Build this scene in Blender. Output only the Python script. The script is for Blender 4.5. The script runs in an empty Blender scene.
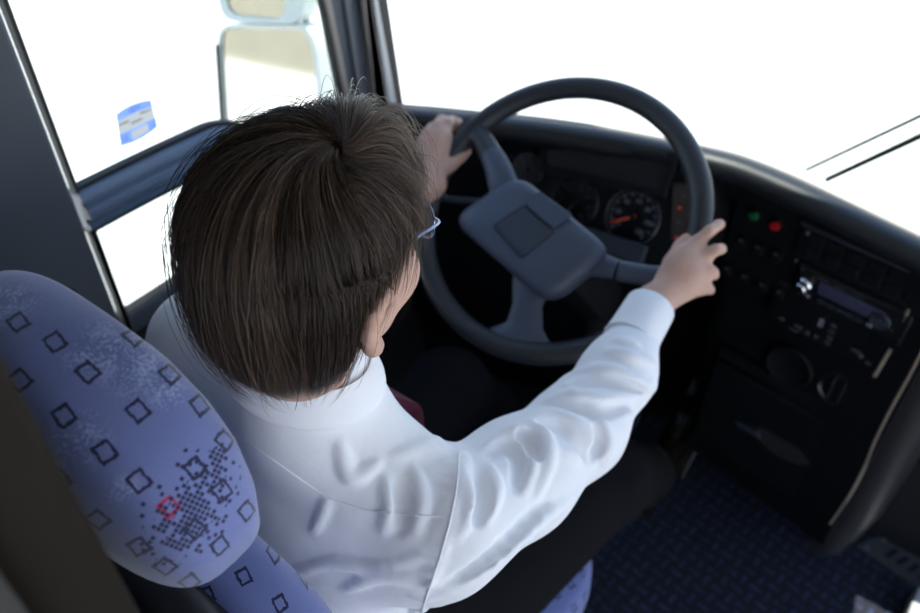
import bpy, math, random
import numpy as np
from mathutils import Vector, Matrix
from mathutils.bvhtree import BVHTree
from mathutils.noise import noise as pnoise
random.seed(7); rng = np.random.default_rng(7)
SC = bpy.context.scene
COL = SC.collection
PI = math.pi

# ------------------------------------------------------------------ camera
F = 820.; TH = math.radians(42.3); YW = math.radians(37.)
CAM = Vector((.48, -.47, 1.72))
CD = Vector((-math.sin(YW)*math.cos(TH), math.cos(YW)*math.cos(TH), -math.sin(TH)))
CR = Vector((math.cos(YW), math.sin(YW), 0)); CU = CR.cross(CD)
def ray(x, y): return (CD*F + CR*(x-460) + CU*(306.5-y)).normalized()
def at(x, y, D): return CAM + ray(x, y)*D
def onplane(x, y, O, n):
    v = ray(x, y); return CAM + v*((Vector(O)-CAM).dot(n)/v.dot(n))
cam = bpy.data.objects.new('camera', bpy.data.cameras.new('camera')); COL.objects.link(cam)
cam.matrix_world = Matrix((CR, CU, -CD)).transposed().to_4x4()
cam.location = CAM
cam.data.sensor_width = 36; cam.data.lens = 36*F/920; cam.data.clip_start = .02
cam.data.dof.use_dof = True; cam.data.dof.focus_distance = .70; cam.data.dof.aperture_fstop = 4.2
SC.camera = cam

# ------------------------------------------------------------------ node helpers / materials
class NT:
    def __init__(s, name):
        s.m = bpy.data.materials.new(name); s.m.use_nodes = True
        s.t = s.m.node_tree; s.n = s.t.nodes; s.l = s.t.links
        s.b = s.n['Principled BSDF']; s.out = s.n['Material Output']
    def add(s, typ, **k):
        n = s.n.new(typ)
        for a, b in k.items(): setattr(n, a, b)
        return n
    def put(s, sock, v):
        if v is None: return
        if hasattr(v, 'is_output') or hasattr(v, 'links'): s.l.new(v, sock)
        else: sock.default_value = v
    def math(s, op, a, b=None, c=None, clamp=False):
        n = s.add('ShaderNodeMath', operation=op, use_clamp=clamp)
        for i, v in enumerate((a, b, c)): s.put(n.inputs[i], v)
        return n.outputs[0]
    def vm(s, op, a, b=None):
        n = s.add('ShaderNodeVectorMath', operation=op)
        s.put(n.inputs[0], a); s.put(n.inputs[1], b)
        return n.outputs[0]
    def sep(s, v):
        n = s.add('ShaderNodeSeparateXYZ'); s.put(n.inputs[0], v); return n.outputs
    def comb(s, x=0, y=0, z=0):
        n = s.add('ShaderNodeCombineXYZ')
        for i, v in enumerate((x, y, z)): s.put(n.inputs[i], v)
        return n.outputs[0]
    def noise(s, vec, scale, detail=3, rough=.5, dist=0):
        n = s.add('ShaderNodeTexNoise'); s.put(n.inputs['Vector'], vec)
        n.inputs['Scale'].default_value = scale; n.inputs['Detail'].default_value = detail
        n.inputs['Roughness'].default_value = rough; n.inputs['Distortion'].default_value = dist
        return n.outputs['Fac']
    def white(s, vec):
        n = s.add('ShaderNodeTexWhiteNoise'); s.put(n.inputs['Vector'], vec); return n.outputs['Value']
    def obj(s): return s.add('ShaderNodeTexCoord').outputs['Object']
    def ramp(s, f, a, b, va=0., vb=1.):
        n = s.add('ShaderNodeMapRange'); s.put(n.inputs[0], f)
        for i, v in enumerate((a, b, va, vb)): n.inputs[1+i].default_value = v
        return n.outputs[0]
    def mix(s, f, a, b):
        n = s.add('ShaderNodeMix', data_type='RGBA'); s.put(n.inputs[0], f)
        s.put(n.inputs[6], a); s.put(n.inputs[7], b); return n.outputs[2]
    def bump(s, h, strength=.2, dist=.001):
        n = s.add('ShaderNodeBump'); s.put(n.inputs['Height'], h)
        n.inputs['Strength'].default_value = strength; n.inputs['Distance'].default_value = dist
        s.l.new(n.outputs[0], s.b.inputs['Normal'])
    def set(s, **k):
        for a, b in k.items():
            s.put(s.b.inputs[{'color': 'Base Color', 'rough': 'Roughness', 'metal': 'Metallic', 'spec': 'Specular IOR Level',
                  'sheen': 'Sheen Weight', 'sss': 'Subsurface Weight', 'coat': 'Coat Weight', 'emit': 'Emission Strength',
                  'ecol': 'Emission Color'}[a]], b)
        return s
def c4(c): return (c[0], c[1], c[2], 1)
def mat(name, col, rough=.5, metal=0, spec=.5, grain=300, gs=.15, var=.12, sheen=0, coat=0):
    """plain surface with a fine procedural grain and slight tone variation"""
    t = NT(name); o = t.obj()
    v = t.noise(o, 9, 3)
    lo = tuple(x*(1-var) for x in col); hi = tuple(min(1, x*(1+var)) for x in col)
    t.set(color=t.mix(v, c4(lo), c4(hi)), rough=rough, metal=metal, spec=spec, sheen=sheen, coat=coat)
    if gs: t.bump(t.noise(o, grain, 2), gs, .0006)
    return t.m
M = {}
M['dash'] = mat('black_dash_plastic', (.004, .0045, .0058), .6, grain=900, gs=.3, spec=.16)
M['dash_top'] = mat('black_padded_vinyl', (.009, .011, .014), .42, grain=700, gs=.3)
M['dash_blue'] = mat('blue_grey_plastic', (.022, .029, .043), .5, grain=800, gs=.2)
M['rim'] = mat('steering_wheel_skin', (.017, .020, .026), .40, grain=1000, gs=.25)
M['hub'] = mat('slate_wheel_plastic', (.052, .068, .104), .42, grain=900, gs=.25)
M['hub_dark'] = mat('dark_slate_inset', (.030, .039, .060), .5, grain=900, gs=.2)
M['pillar'] = mat('slate_blue_panel', (.072, .086, .106), .5, grain=500, gs=.2)
M['rail'] = mat('blue_window_rail', (.14, .195, .29), .35, grain=500, gs=.12)
M['rubber'] = mat('black_rubber', (.008, .008, .008), .6)
M['metal_lt'] = mat('satin_aluminium', (.50, .52, .52), .32, metal=0, gs=.05)
M['taupe'] = mat('taupe_trim', (.25, .22, .195), .45, gs=.1)
M['chrome'] = mat('chrome', (.75, .76, .78), .12, metal=1, gs=0)
M['glint_metal'] = mat('warm_highlight_metal', (.30, .25, .19), .3, metal=0, gs=.04)  # trim's warm reflection of the outside put into the base colour
M['gloss'] = mat('gloss_black_screen', (.018, .019, .022), .22, gs=0)
M['radio'] = mat('radio_face', (.006, .006, .007), .3, gs=.05)
M['lcd'] = mat('radio_display', (.045, .048, .085), .18, gs=0)
M['mark'] = mat('printed_white', (.15, .16, .19), .6, gs=0)
M['mark_dim'] = mat('printed_grey', (.05, .05, .06), .6, gs=0)
M['needle'] = mat('orange_needle', (.75, .07, .02), .5, gs=0)
M['red'] = mat('red_button', (.35, .008, .006), .35, gs=0)
M['green'] = mat('green_button', (.005, .10, .03), .35, gs=0)
M['brownp'] = mat('brown_icon_panel', (.022, .014, .011), .5, gs=0)
M['plate'] = mat('grey_vent_plate', (.055, .058, .062), .45, gs=.1)
M['grey_box'] = mat('light_grey_box', (.42, .44, .46), .6, gs=.1)
M['vinyl'] = mat('black_partition_vinyl', (.007, .0085, .008), .7, grain=500, gs=.2, spec=.05)
M['vinyl_highlight'] = mat('highlight_brown_vinyl', (.016, .013, .010), .7, grain=500, gs=.2, spec=.06)  # brown window highlight along the partition edge painted as base colour
M['shell'] = mat('black_seat_shell', (.014, .014, .015), .38, grain=900, gs=.3)
M['trouser'] = mat('navy_black_trousers', (.006, .0058, .007), .95, grain=1500, gs=.3, spec=.15)
M['shoe'] = mat('brown_black_leather', (.012, .009, .007), .25, grain=400, gs=.15)
M['tie'] = mat('burgundy_tie', (.10, .006, .022), .7, grain=1500, gs=.2)
M['mirror_shell'] = mat('glare_pale_mirror_shell', (.70, .75, .70), .4, gs=.05)  # washed-out glare and glass haze put into the pale base colour
M['mirror'] = mat('mirror_glass', (.82, .80, .76), .05, metal=1, gs=0)
M['eye'] = mat('eye_white', (.75, .72, .70), .15, gs=0)
M['iris'] = mat('dark_iris', (.03, .02, .012), .15, gs=0)
M['specs'] = mat('blue_steel_frame', (.22, .28, .40), .25, metal=1, gs=0)
M['lip'] = mat('lip_skin', (.42, .16, .14), .45, gs=0)
M['ceil'] = mat('ceiling_liner', (.30, .30, .30), .9, gs=.1)
M['front'] = mat('dark_bulkhead', (.006, .0065, .008), .9, gs=.1)
def paper(name, col):
    t = NT(name); c = t.mix(t.noise(t.obj(), 60, 2), c4(col), c4(tuple(x*.94 for x in col))); t.set(color=c, rough=.7)
    tr = t.add('ShaderNodeBsdfTranslucent'); t.l.new(c, tr.inputs[0]); mx = t.add('ShaderNodeMixShader'); mx.inputs[0].default_value = .82
    t.l.new(t.b.outputs[0], mx.inputs[1]); t.l.new(tr.outputs[0], mx.inputs[2]); t.l.new(mx.outputs[0], t.out.inputs[0]); return t.m
M['white_paint'] = paper('white_decal', (.56, .54, .51)); M['blue_paint'] = paper('blue_decal', (.27, .40, .85)); M['pale_blue_paint'] = paper('pale_blue_decal', (.62, .72, .95))
M['beige_wall'] = mat('beige_render', (.40, .37, .29), .9, gs=0)
M['coach_paint'] = mat('cream_coach_paint', (.80, .78, .72), .5, gs=0)
M['concrete'] = mat('pale_concrete', (.66, .645, .60), .9, grain=20, gs=.1, var=.05)

def glass(name, tint, gloss=.06):
    t = NT(name); t.n.remove(t.b)
    tr = t.add('ShaderNodeBsdfTransparent'); tr.inputs[0].default_value = c4(tint)
    gl = t.add('ShaderNodeBsdfGlossy'); gl.inputs['Roughness'].default_value = .02
    fr = t.add('ShaderNodeFresnel'); ge = t.add('ShaderNodeNewGeometry')
    t.l.new(t.ramp(ge.outputs['Backfacing'], 0, 1, 1.30, 1/1.30), fr.inputs[0])      # same reflectance entering and leaving the sheet
    mx = t.add('ShaderNodeMixShader'); t.l.new(fr.outputs[0], mx.inputs[0])
    t.l.new(tr.outputs[0], mx.inputs[1]); t.l.new(gl.outputs[0], mx.inputs[2]); t.l.new(mx.outputs[0], t.out.inputs[0])
    return t.m
M['glass'] = glass('window_glass', (.93, .96, .95))
M['lens'] = glass('spectacle_lens', (.93, .95, .97))

def m_skin():
    t = NT('skin'); o = t.obj()
    a = t.noise(o, 30, 4); b = t.noise(o, 140, 2)
    c = t.mix(a, (.50, .30, .235, 1), (.60, .385, .30, 1))
    c = t.mix(t.ramp(b, .55, .75, 0, .25), c, (.48, .22, .17, 1))
    t.set(color=c, rough=.52, sss=.10, spec=.35)
    t.b.inputs['Subsurface Radius'].default_value = (.006, .002, .001)
    t.bump(t.noise(o, 420, 3), .25, .0008)
    return t.m
M['skin'] = m_skin()
def m_shirt():
    t = NT('white_cotton_shirt'); o = t.obj()
    t.set(color=t.mix(t.noise(o, 12, 3), (.79, .80, .83, 1), (.84, .85, .88, 1)), rough=.85, sheen=.15)
    t.bump(t.math('ADD', t.math('MULTIPLY', t.noise(o, 45, 3), 1.2), t.math('MULTIPLY', t.noise(o, 1600, 1), .10)), .45, .0022)
    return t.m
M['shirt'] = m_shirt()
def m_hair(name, dark, light):
    t = NT(name); o = t.obj()
    a = t.add('ShaderNodeAttribute', attribute_name='tone').outputs['Fac']
    c = t.mix(a, c4(dark), c4(light))
    t.set(color=c, rough=.34, spec=.45)
    return t.m
M['hair'] = m_hair('dark_brown_hair', (.008, .0048, .0032), (.14, .090, .058))
M['scalp'] = mat('hair_root_cap', (.010, .007, .006), .75, grain=600, gs=.5)

def m_carpet():
    t = NT('blue_woven_carpet'); o = t.obj()
    p = t.add('ShaderNodeMapping'); t.l.new(o, p.inputs[0]); p.inputs['Rotation'].default_value = (0, 0, .12)
    p.inputs['Scale'].default_value = (33, 33, 33)
    x, y, z = t.sep(p.outputs[0])
    fx = t.math('ABSOLUTE', t.math('SUBTRACT', t.math('FRACT', x), .5)); fy = t.math('ABSOLUTE', t.math('SUBTRACT', t.math('FRACT', y), .5))
    par = t.math('MODULO', t.math('ADD', t.math('ADD', t.math('FLOOR', x), t.math('FLOOR', y)), 1000), 2)
    par = t.math('GREATER_THAN', par, .5)
    h = t.math('MULTIPLY', t.math('LESS_THAN', fy, .17), t.math('LESS_THAN', fx, .46))
    v = t.math('MULTIPLY', t.math('LESS_THAN', fx, .17), t.math('LESS_THAN', fy, .46))
    k = t.math('ADD', t.math('MULTIPLY', h, par), t.math('MULTIPLY', v, t.math('SUBTRACT', 1, par)))
    k = t.math('MULTIPLY', k, t.ramp(t.noise(o, 60, 3), .35, .65, .25, 1.))
    t.set(color=t.mix(k, (.009, .011, .020, 1), (.028, .044, .098, 1)), rough=.95)
    t.bump(t.math('ADD', t.math('MULTIPLY', k, .6), t.noise(o, 500, 2)), .6, .002)
    return t.m
M['carpet'] = m_carpet()

# moquette: blue plush with small dark outlined squares, a spray of dark dots, pale worn flecks
PN = Vector((.66, -.22, .71)).normalized(); PH = Vector((0, 0, 1)).cross(PN).normalized(); PV = PN.cross(PH)
def m_fabric(name, squares, redsq, streak, flecks, grid=False):
    """pattern laid in the cover's own coordinates s=(x-y)/sqrt2, z (object space)"""
    t = NT(name); o = t.obj()
    # cut-panel coordinates of the cover: along the side seam and up over the shoulder
    mpp = t.add('ShaderNodeVectorMath', operation='DOT_PRODUCT'); t.l.new(o, mpp.inputs[0]); mpp.inputs[1].default_value = PH
    mpq = t.add('ShaderNodeVectorMath', operation='DOT_PRODUCT'); t.l.new(o, mpq.inputs[0]); mpq.inputs[1].default_value = PV
    uv = t.comb(mpp.outputs['Value'], mpq.outputs['Value'], 0)
    n1 = t.noise(uv, 60, 4); n2 = t.noise(uv, 700, 2, .7); n3 = t.noise(uv, 14, 3)
    base = t.mix(n3, (.115, .145, .34, 1), (.17, .205, .42, 1))
    base = t.mix(t.ramp(n2, .3, .7, 0, .35), base, (.20, .25, .55, 1))
    # pale flecks
    fl = None
    for (a, b, r) in flecks:
        d = t.vm('SUBTRACT', uv, (a, b, 0)); ln = t.add('ShaderNodeVectorMath', operation='LENGTH'); t.l.new(d, ln.inputs[0])
        q = t.ramp(ln.outputs['Value'], r*.25, r, 1, 0)
        fl = q if fl is None else t.math('MAXIMUM', fl, q)
    if fl is not None:
        hi = t.math('GREATER_THAN', t.math('ADD', t.noise(uv, 420, 3, .7), t.math('MULTIPLY', t.math('SUBTRACT', n1, .5), .5)), .53)
        lo = t.math('GREATER_THAN', t.noise(t.vm('ADD', uv, (3., 3., 0)), 650, 2, .7), .60)
        base = t.mix(t.math('MULTIPLY', t.math('MULTIPLY', hi, fl), .75), base, (.38, .44, .72, 1))
        base = t.mix(t.math('MULTIPLY', t.math('MULTIPLY', lo, fl), .6), base, (.05, .06, .17, 1))
    dark = (.012, .014, .055, 1)
    def square(cx, cy, rot, hs, hw):
        mp = t.add('ShaderNodeMapping'); mp.vector_type = 'TEXTURE'; t.l.new(jit, mp.inputs[0])
        mp.inputs['Location'].default_value = (cx, cy, 0); mp.inputs['Rotation'].default_value = (0, 0, rot)
        a = t.sep(t.vm('ABSOLUTE', mp.outputs[0]))
        m = t.math('MAXIMUM', a[0], t.math('MULTIPLY', a[1], .86))
        return t.math('COMPARE', m, hs, hw)
    wob = t.add('ShaderNodeTexNoise'); t.l.new(uv, wob.inputs['Vector']); wob.inputs['Scale'].default_value = 260
    jit = t.vm('ADD', uv, t.vm('MULTIPLY', t.vm('SUBTRACT', wob.outputs['Color'], (.5, .5, .5)), (.003, .003, 0)))
    acc = None
    if grid:
        g = t.vm('MULTIPLY', jit, (32, 32, 0)); gx, gy, _ = t.sep(g)
        row = t.math('FLOOR', gy); gx2 = t.math('ADD', gx, t.math('MULTIPLY', row, .5))
        ca = t.math('ABSOLUTE', t.math('SUBTRACT', t.math('FRACT', gx2), .5)); cb = t.math('ABSOLUTE', t.math('SUBTRACT', t.math('FRACT', gy), .5))
        acc = t.math('COMPARE', t.math('MAXIMUM', ca, t.math('MULTIPLY', cb, .86)), .14, .032)
        base = t.mix(acc, base, dark)
    else:
        for (a, b, rot) in squares:
            q = square(a, b, rot, .0048, .0010)
            acc = q if acc is None else t.math('MAXIMUM', acc, q)
        if acc is not None: base = t.mix(acc, base, dark)
        if redsq:
            base = t.mix(square(redsq[0], redsq[1], .3, .0044, .0010), base, (.45, .02, .10, 1))
    if streak:
        (ax, ay), (bx, by), w = streak
        L = math.hypot(bx-ax, by-ay); ang = math.atan2(by-ay, bx-ax)
        mp = t.add('ShaderNodeMapping'); mp.vector_type = 'TEXTURE'; t.l.new(uv, mp.inputs[0])
        mp.inputs['Location'].default_value = (ax, ay, 0); mp.inputs['Rotation'].default_value = (0, 0, ang)
        px, py, _ = t.sep(mp.outputs[0])
        rx, ry = px, py
        gxx = t.math('MULTIPLY', rx, 300); gyy = t.math('MULTIPLY', ry, 300)
        cell = t.comb(t.math('FLOOR', gxx), t.math('FLOOR', gyy), 0)
        rnd = t.white(cell)
        dx = t.math('ABSOLUTE', t.math('SUBTRACT', t.math('DIVIDE', px, L), .5))
        fall = t.math('ADD', t.math('MULTIPLY', t.math('MULTIPLY', dx, dx), 2.6), t.math('MULTIPLY', t.math('ABSOLUTE', py), 1/w))
        inside = t.math('LESS_THAN', t.math('MAXIMUM', t.math('ABSOLUTE', t.math('SUBTRACT', t.math('FRACT', gxx), .5)),
                                            t.math('ABSOLUTE', t.math('SUBTRACT', t.math('FRACT', gyy), .5))), .40)
        dots = t.math('MULTIPLY', t.math('GREATER_THAN', t.math('SUBTRACT', rnd, t.math('MULTIPLY', fall, 1.0)), .06), inside)
        base = t.mix(dots, base, dark)
    t.set(color=base, rough=.92, sheen=.45)
    t.b.inputs['Sheen Roughness'].default_value = .4
    t.bump(t.math('ADD', n2, t.noise(uv, 1800, 1)), .45, .0012)
    return t.m

# ------------------------------------------------------------------ object helpers
def link(o, parent=None):
    COL.objects.link(o)
    if parent is not None:
        o.parent = parent; o.matrix_parent_inverse = parent.matrix_basis.inverted()
    return o
def empty(name, loc, label, cat, group=None):
    o = bpy.data.objects.new(name, None); o.location = loc; COL.objects.link(o)
    o['label'] = label; o['category'] = cat
    if group: o['group'] = group
    o.empty_display_size = .05
    return o
def tag(o, label, cat, group=None):
    o['label'] = label; o['category'] = cat
    if group: o['group'] = group
    return o
def struct(o, label=None):
    o['kind'] = 'structure'
    if label: o['label'] = label
    return o
def fin(name, verts, faces, material, parent=None, smooth=40, bevel=0, seg=2, subsurf=0):
    me = bpy.data.meshes.new(name); me.from_pydata([tuple(v) for v in verts], [], faces)
    me.validate(); me.update()
    import bmesh
    bm = bmesh.new(); bm.from_mesh(me); bmesh.ops.recalc_face_normals(bm, faces=bm.faces[:]); bm.to_mesh(me); bm.free()
    if smooth:
        me.shade_smooth(); me.set_sharp_from_angle(angle=math.radians(smooth))
    me.materials.append(M[material] if isinstance(material, str) else material)
    o = bpy.data.objects.new(name, me)
    # origin at the middle of the mesh
    c = sum((Vector(v.co) for v in me.vertices), Vector())/max(1, len(me.vertices))
    me.transform(Matrix.Translation(-c)); o.location = c
    link(o, parent)
    if bevel:
        b = o.modifiers.new('bevel', 'BEVEL'); b.width = bevel; b.segments = seg; b.limit_method = 'ANGLE'; b.angle_limit = math.radians(35)
    if subsurf:
        b = o.modifiers.new('sub', 'SUBSURF'); b.levels = b.render_levels = subsurf
    return o
class MB:
    def __init__(s): s.v = []; s.f = []
    def add(s, v, f):
        k = len(s.v); s.v += [Vector(p) for p in v]; s.f += [tuple(i+k for i in q) for q in f]; return s
    def box(s, c, size, R=None):
        x, y, z = (a/2 for a in size); R = R or Matrix.Identity(3)
        p = [Vector(c)+R@Vector((i*x, j*y, k*z)) for i in (-1, 1) for j in (-1, 1) for k in (-1, 1)]
        return s.add(p, [(0, 1, 3, 2), (4, 6, 7, 5), (0, 4, 5, 1), (2, 3, 7, 6), (0, 2, 6, 4), (1, 5, 7, 3)])
    def prism(s, pts, d):
        n = len(pts); d = Vector(d); p = [Vector(q) for q in pts]
        return s.add(p+[q+d for q in p], [tuple(range(n)), tuple(range(2*n-1, n-1, -1))]+[(i, (i+1) % n, n+(i+1) % n, n+i) for i in range(n)])
    def rings(s, rings, closed=True, caps=True, loop=False):
        n = len(rings[0]); m = len(rings); v = [p for r in rings for p in r]; f = []
        for i in range(m if loop else m-1):
            for j in range(n if closed else n-1):
                a = i*n+j; b = i*n+(j+1) % n; i2 = (i+1) % m
                f.append((a, b, i2*n+(j+1) % n, i2*n+j))
        if caps and not loop: f.append(tuple(range(n))); f.append(tuple((m-1)*n+j for j in range(n)))
        return s.add(v, f)
    def tube(s, path, r, n=12, caps=True, loop=False, flat=1., up=None):
        P = [Vector(p) for p in path]; m = len(P); rs = r if isinstance(r, (list, tuple)) else [r]*m
        T = [((P[(i+1) % m]-P[i-1]) if loop else (P[min(i+1, m-1)]-P[max(i-1, 0)])).normalized() for i in range(m)]
        a = Vector(up) if up else (Vector((0, 0, 1)) if abs(T[0].z) < .9 else Vector((1, 0, 0)))
        R = []
        for i in range(m):
            b = T[i].cross(a)
            if b.length < 1e-5: b = T[i].orthogonal()
            b.normalize(); a = b.cross(T[i]).normalized()
            R.append([P[i]+(b*math.cos(t)+a*math.sin(t)*flat)*rs[i] for t in (2*PI*k/n for k in range(n))])
        return s.rings(R, caps=caps, loop=loop)
    def lathe(s, c, axis, prof, n=32):
        ax = Vector(axis).normalized(); u = ax.orthogonal().normalized(); w = ax.cross(u)
        R = [[Vector(c)+ax*h+(u*math.cos(t)+w*math.sin(t))*r for t in (2*PI*k/n for k in range(n))] for r, h in prof]
        return s.rings(R)
    def ell(s, c, r, R=None, nu=20, nv=12):
        R = R or Matrix.Identity(3); rr = []
        for i in range(1, nv):
            t = PI*i/nv
            rr.append([Vector(c)+R@Vector((r[0]*math.sin(t)*math.cos(a), r[1]*math.sin(t)*math.sin(a), r[2]*math.cos(t))) for a in (2*PI*k/nu for k in range(nu))])
        return s.rings(rr)
    def build(s, name, m, parent=None, **k): return fin(name, s.v, s.f, m, parent, **k)
def spline(P, n):
    """Catmull-Rom through P, n steps per span"""
    P = [Vector(p) for p in P]; Q = [P[0]*2-P[1]]+P+[P[-1]*2-P[-2]]; out = []
    for i in range(1, len(Q)-2):
        for k in range(n):
            t = k/n; a, b, c, d = Q[i-1], Q[i], Q[i+1], Q[i+2]
            out.append(.5*((2*b)+(c-a)*t+(2*a-5*b+4*c-d)*t*t+(3*b-a-3*c+d)*t**3))
    out.append(P[-1]); return out
def roundpoly(P, r, seg=5):
    """planar polygon with filleted corners"""
    P = [Vector(p) for p in P]; n = len(P); out = []
    for i in range(n):
        a, b, c = P[i-1], P[i], P[(i+1) % n]
        u = (a-b); w = (c-b); rr = min(r, u.length*.48, w.length*.48); u.normalize(); w.normalize()
        for k in range(seg+1):
            t = k/seg; out.append((b+u*rr)*(1-t)**2+b*2*t*(1-t)+(b+w*rr)*t*t)
    return out

# ------------------------------------------------------------------ signed distance modelling (numpy) for body and cloth
class Field:
    def __init__(s, lo, hi, h):
        s.lo = np.array(lo, float); s.h = h
        s.n = np.ceil((np.array(hi)-s.lo)/h).astype(int)+1
        s.F = np.full(s.n, .05, np.float32)
    def _box(s, lo, hi, pad):
        a = np.clip(np.floor((np.array(lo)-pad-s.lo)/s.h).astype(int), 0, s.n); b = np.clip(np.ceil((np.array(hi)+pad-s.lo)/s.h).astype(int)+1, 0, s.n)
        ax = [(s.lo[i]+s.h*np.arange(a[i], b[i])).astype(np.float32) for i in range(3)]
        return tuple(slice(a[i], b[i]) for i in range(3)), ax[0][:, None, None], ax[1][None, :, None], ax[2][None, None, :]
    def _op(s, sl, d, k, mode):
        A = s.F[sl]
        if A.size == 0: return
        if mode == 'sub': d = -d
        h = np.maximum(k-np.abs(A-d), 0)/k
        s.F[sl] = (np.minimum(A, d)-h*h*k*.25) if mode == 'add' else (np.maximum(A, d)+h*h*k*.25)
    def cone(s, a, b, ra, rb, k=.01, mode='add', sq=None):
        """tapered capsule; sq=(axis vector, factor) flattens it across that axis"""
        a = np.array(a, float); b = np.array(b, float); m = max(ra, rb)
        pad = m+k+2*s.h
        sl, X, Y, Z = s._box(np.minimum(a, b), np.maximum(a, b), pad)
        P = [X-a[0], Y-a[1], Z-a[2]]; ab = b-a; L = float(ab@ab)+1e-12
        t = np.clip((P[0]*ab[0]+P[1]*ab[1]+P[2]*ab[2])/L, 0, 1)
        q = [P[i]-t*ab[i] for i in range(3)]
        if sq is not None:
            n = np.array(sq[0], float); n /= np.linalg.norm(n); w = (q[0]*n[0]+q[1]*n[1]+q[2]*n[2])*(sq[1]-1)
            q = [q[i]+w*n[i] for i in range(3)]
            d = np.sqrt(q[0]**2+q[1]**2+q[2]**2)-(ra+(rb-ra)*t)
            if sq[1] > 1: d = d/(1+(sq[1]-1)*.4)
        else: d = np.sqrt(q[0]**2+q[1]**2+q[2]**2)-(ra+(rb-ra)*t)
        s._op(sl, d, k, mode)
    def ell(s, c, r, k=.01, mode='add', R=None):
        c = np.array(c, float); m = max(r)+k+2*s.h
        sl, X, Y, Z = s._box(c, c, m)
        p = [X-c[0], Y-c[1], Z-c[2]]
        if R is not None:
            Rm = np.array(R).T; p = [Rm[i][0]*p[0]+Rm[i][1]*p[1]+Rm[i][2]*p[2] for i in range(3)]
        k0 = np.sqrt((p[0]/r[0])**2+(p[1]/r[1])**2+(p[2]/r[2])**2); k1 = np.sqrt((p[0]/r[0]**2)**2+(p[1]/r[1]**2)**2+(p[2]/r[2]**2)**2)+1e-9
        s._op(sl, k0*(k0-1)/k1, k, mode)
    def chain(s, pts, rs, k=.008, mode='add', sq=None):
        for i in range(len(pts)-1): s.cone(pts[i], pts[i+1], rs[i], rs[i+1], k, mode, sq)
    def mesh(s, name, material, parent=None, smooth=2, cut=None):
        F = s.F; n = F.shape; S = F < 0
        c = np.zeros(tuple(x-1 for x in n), np.uint8)
        for i in (0, 1):
            for j in (0, 1):
                for k in (0, 1): c += S[i:n[0]-1+i, j:n[1]-1+j, k:n[2]-1+k]
        act = np.argwhere((c > 0) & (c < 8)).astype(np.int64)
        idx = np.full(c.shape, -1, np.int32); idx[act[:, 0], act[:, 1], act[:, 2]] = np.arange(len(act))
        pos = np.zeros((len(act), 3)); cnt = np.zeros(len(act))
        cor = [(i, j, k) for i in (0, 1) for j in (0, 1) for k in (0, 1)]
        val = {q: F[act[:, 0]+q[0], act[:, 1]+q[1], act[:, 2]+q[2]].astype(float) for q in cor}
        for a in cor:
            for ax in range(3):
                if a[ax]: continue
                b = list(a); b[ax] = 1; b = tuple(b); va, vb = val[a], val[b]
                m = (va < 0) != (vb < 0); t = va[m]/(va[m]-vb[m])
                e = np.tile(np.array(a, float), (m.sum(), 1)); e[:, ax] = t
                pos[m] += e; cnt[m] += 1
        V = s.lo+(act+pos/cnt[:, None])*s.h
        quads = []
        for ax in range(3):
            o1, o2 = [i for i in range(3) if i != ax]
            A = [slice(None)]*3; B = [slice(None)]*3; A[ax] = slice(0, n[ax]-1); B[ax] = slice(1, n[ax])
            e = S[tuple(A)] != S[tuple(B)]
            ids = np.argwhere(e); ids = ids[(ids[:, o1] > 0) & (ids[:, o2] > 0) & (ids[:, o1] < n[o1]-1) & (ids[:, o2] < n[o2]-1)]
            def g(d1, d2):
                q = ids.copy(); q[:, o1] -= d1; q[:, o2] -= d2; return idx[q[:, 0], q[:, 1], q[:, 2]]
            Q = np.stack([g(1, 1), g(0, 1), g(0, 0), g(1, 0)], 1)
            flip = S[ids[:, 0], ids[:, 1], ids[:, 2]] ^ (ax == 1)
            Q[~flip] = Q[~flip][:, ::-1]
            quads.append(Q)
        Q = np.concatenate(quads); Q = Q[(Q >= 0).all(1)]
        # laplacian smoothing
        E = np.concatenate([Q[:, [0, 1]], Q[:, [1, 2]], Q[:, [2, 3]], Q[:, [3, 0]]]); E = np.concatenate([E, E[:, ::-1]])
        deg = np.bincount(E[:, 0], minlength=len(V)).astype(float)
        for _ in range(smooth):
            A = np.stack([np.bincount(E[:, 0], weights=V[E[:, 1], i], minlength=len(V)) for i in range(3)], 1)/np.maximum(deg, 1)[:, None]
            V = V*.5+A*.5
        if cut is not None:
            keep = ~cut(V); Q = Q[keep[Q].all(1)]
        return V, Q
def npmesh(name, V, Q, material, parent=None, origin=None, tone=None):
    used = np.zeros(len(V), bool); used[Q.ravel()] = True
    mp = np.cumsum(used)-1; V = V[used]; Q = mp[Q]
    if origin is None: origin = V.mean(0)
    me = bpy.data.meshes.new(name); k = Q.shape[1]
    me.vertices.add(len(V)); me.vertices.foreach_set('co', (V-np.array(origin)).astype(np.float32).ravel())
    me.loops.add(Q.size); me.loops.foreach_set('vertex_index', Q.astype(np.int32).ravel())
    me.polygons.add(len(Q)); me.polygons.foreach_set('loop_start', np.arange(0, Q.size, k, dtype=np.int32))
    me.polygons.foreach_set('loop_total', np.full(len(Q), k, np.int32))
    me.update(calc_edges=True); me.validate(); me.shade_smooth()
    if tone is not None:
        at_ = me.attributes.new('tone', 'FLOAT', 'POINT'); at_.data.foreach_set('value', tone[used].astype(np.float32))
    me.materials.append(M[material] if isinstance(material, str) else material)
    o = bpy.data.objects.new(name, me); o.location = Vector(origin); link(o, parent); return o
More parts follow.
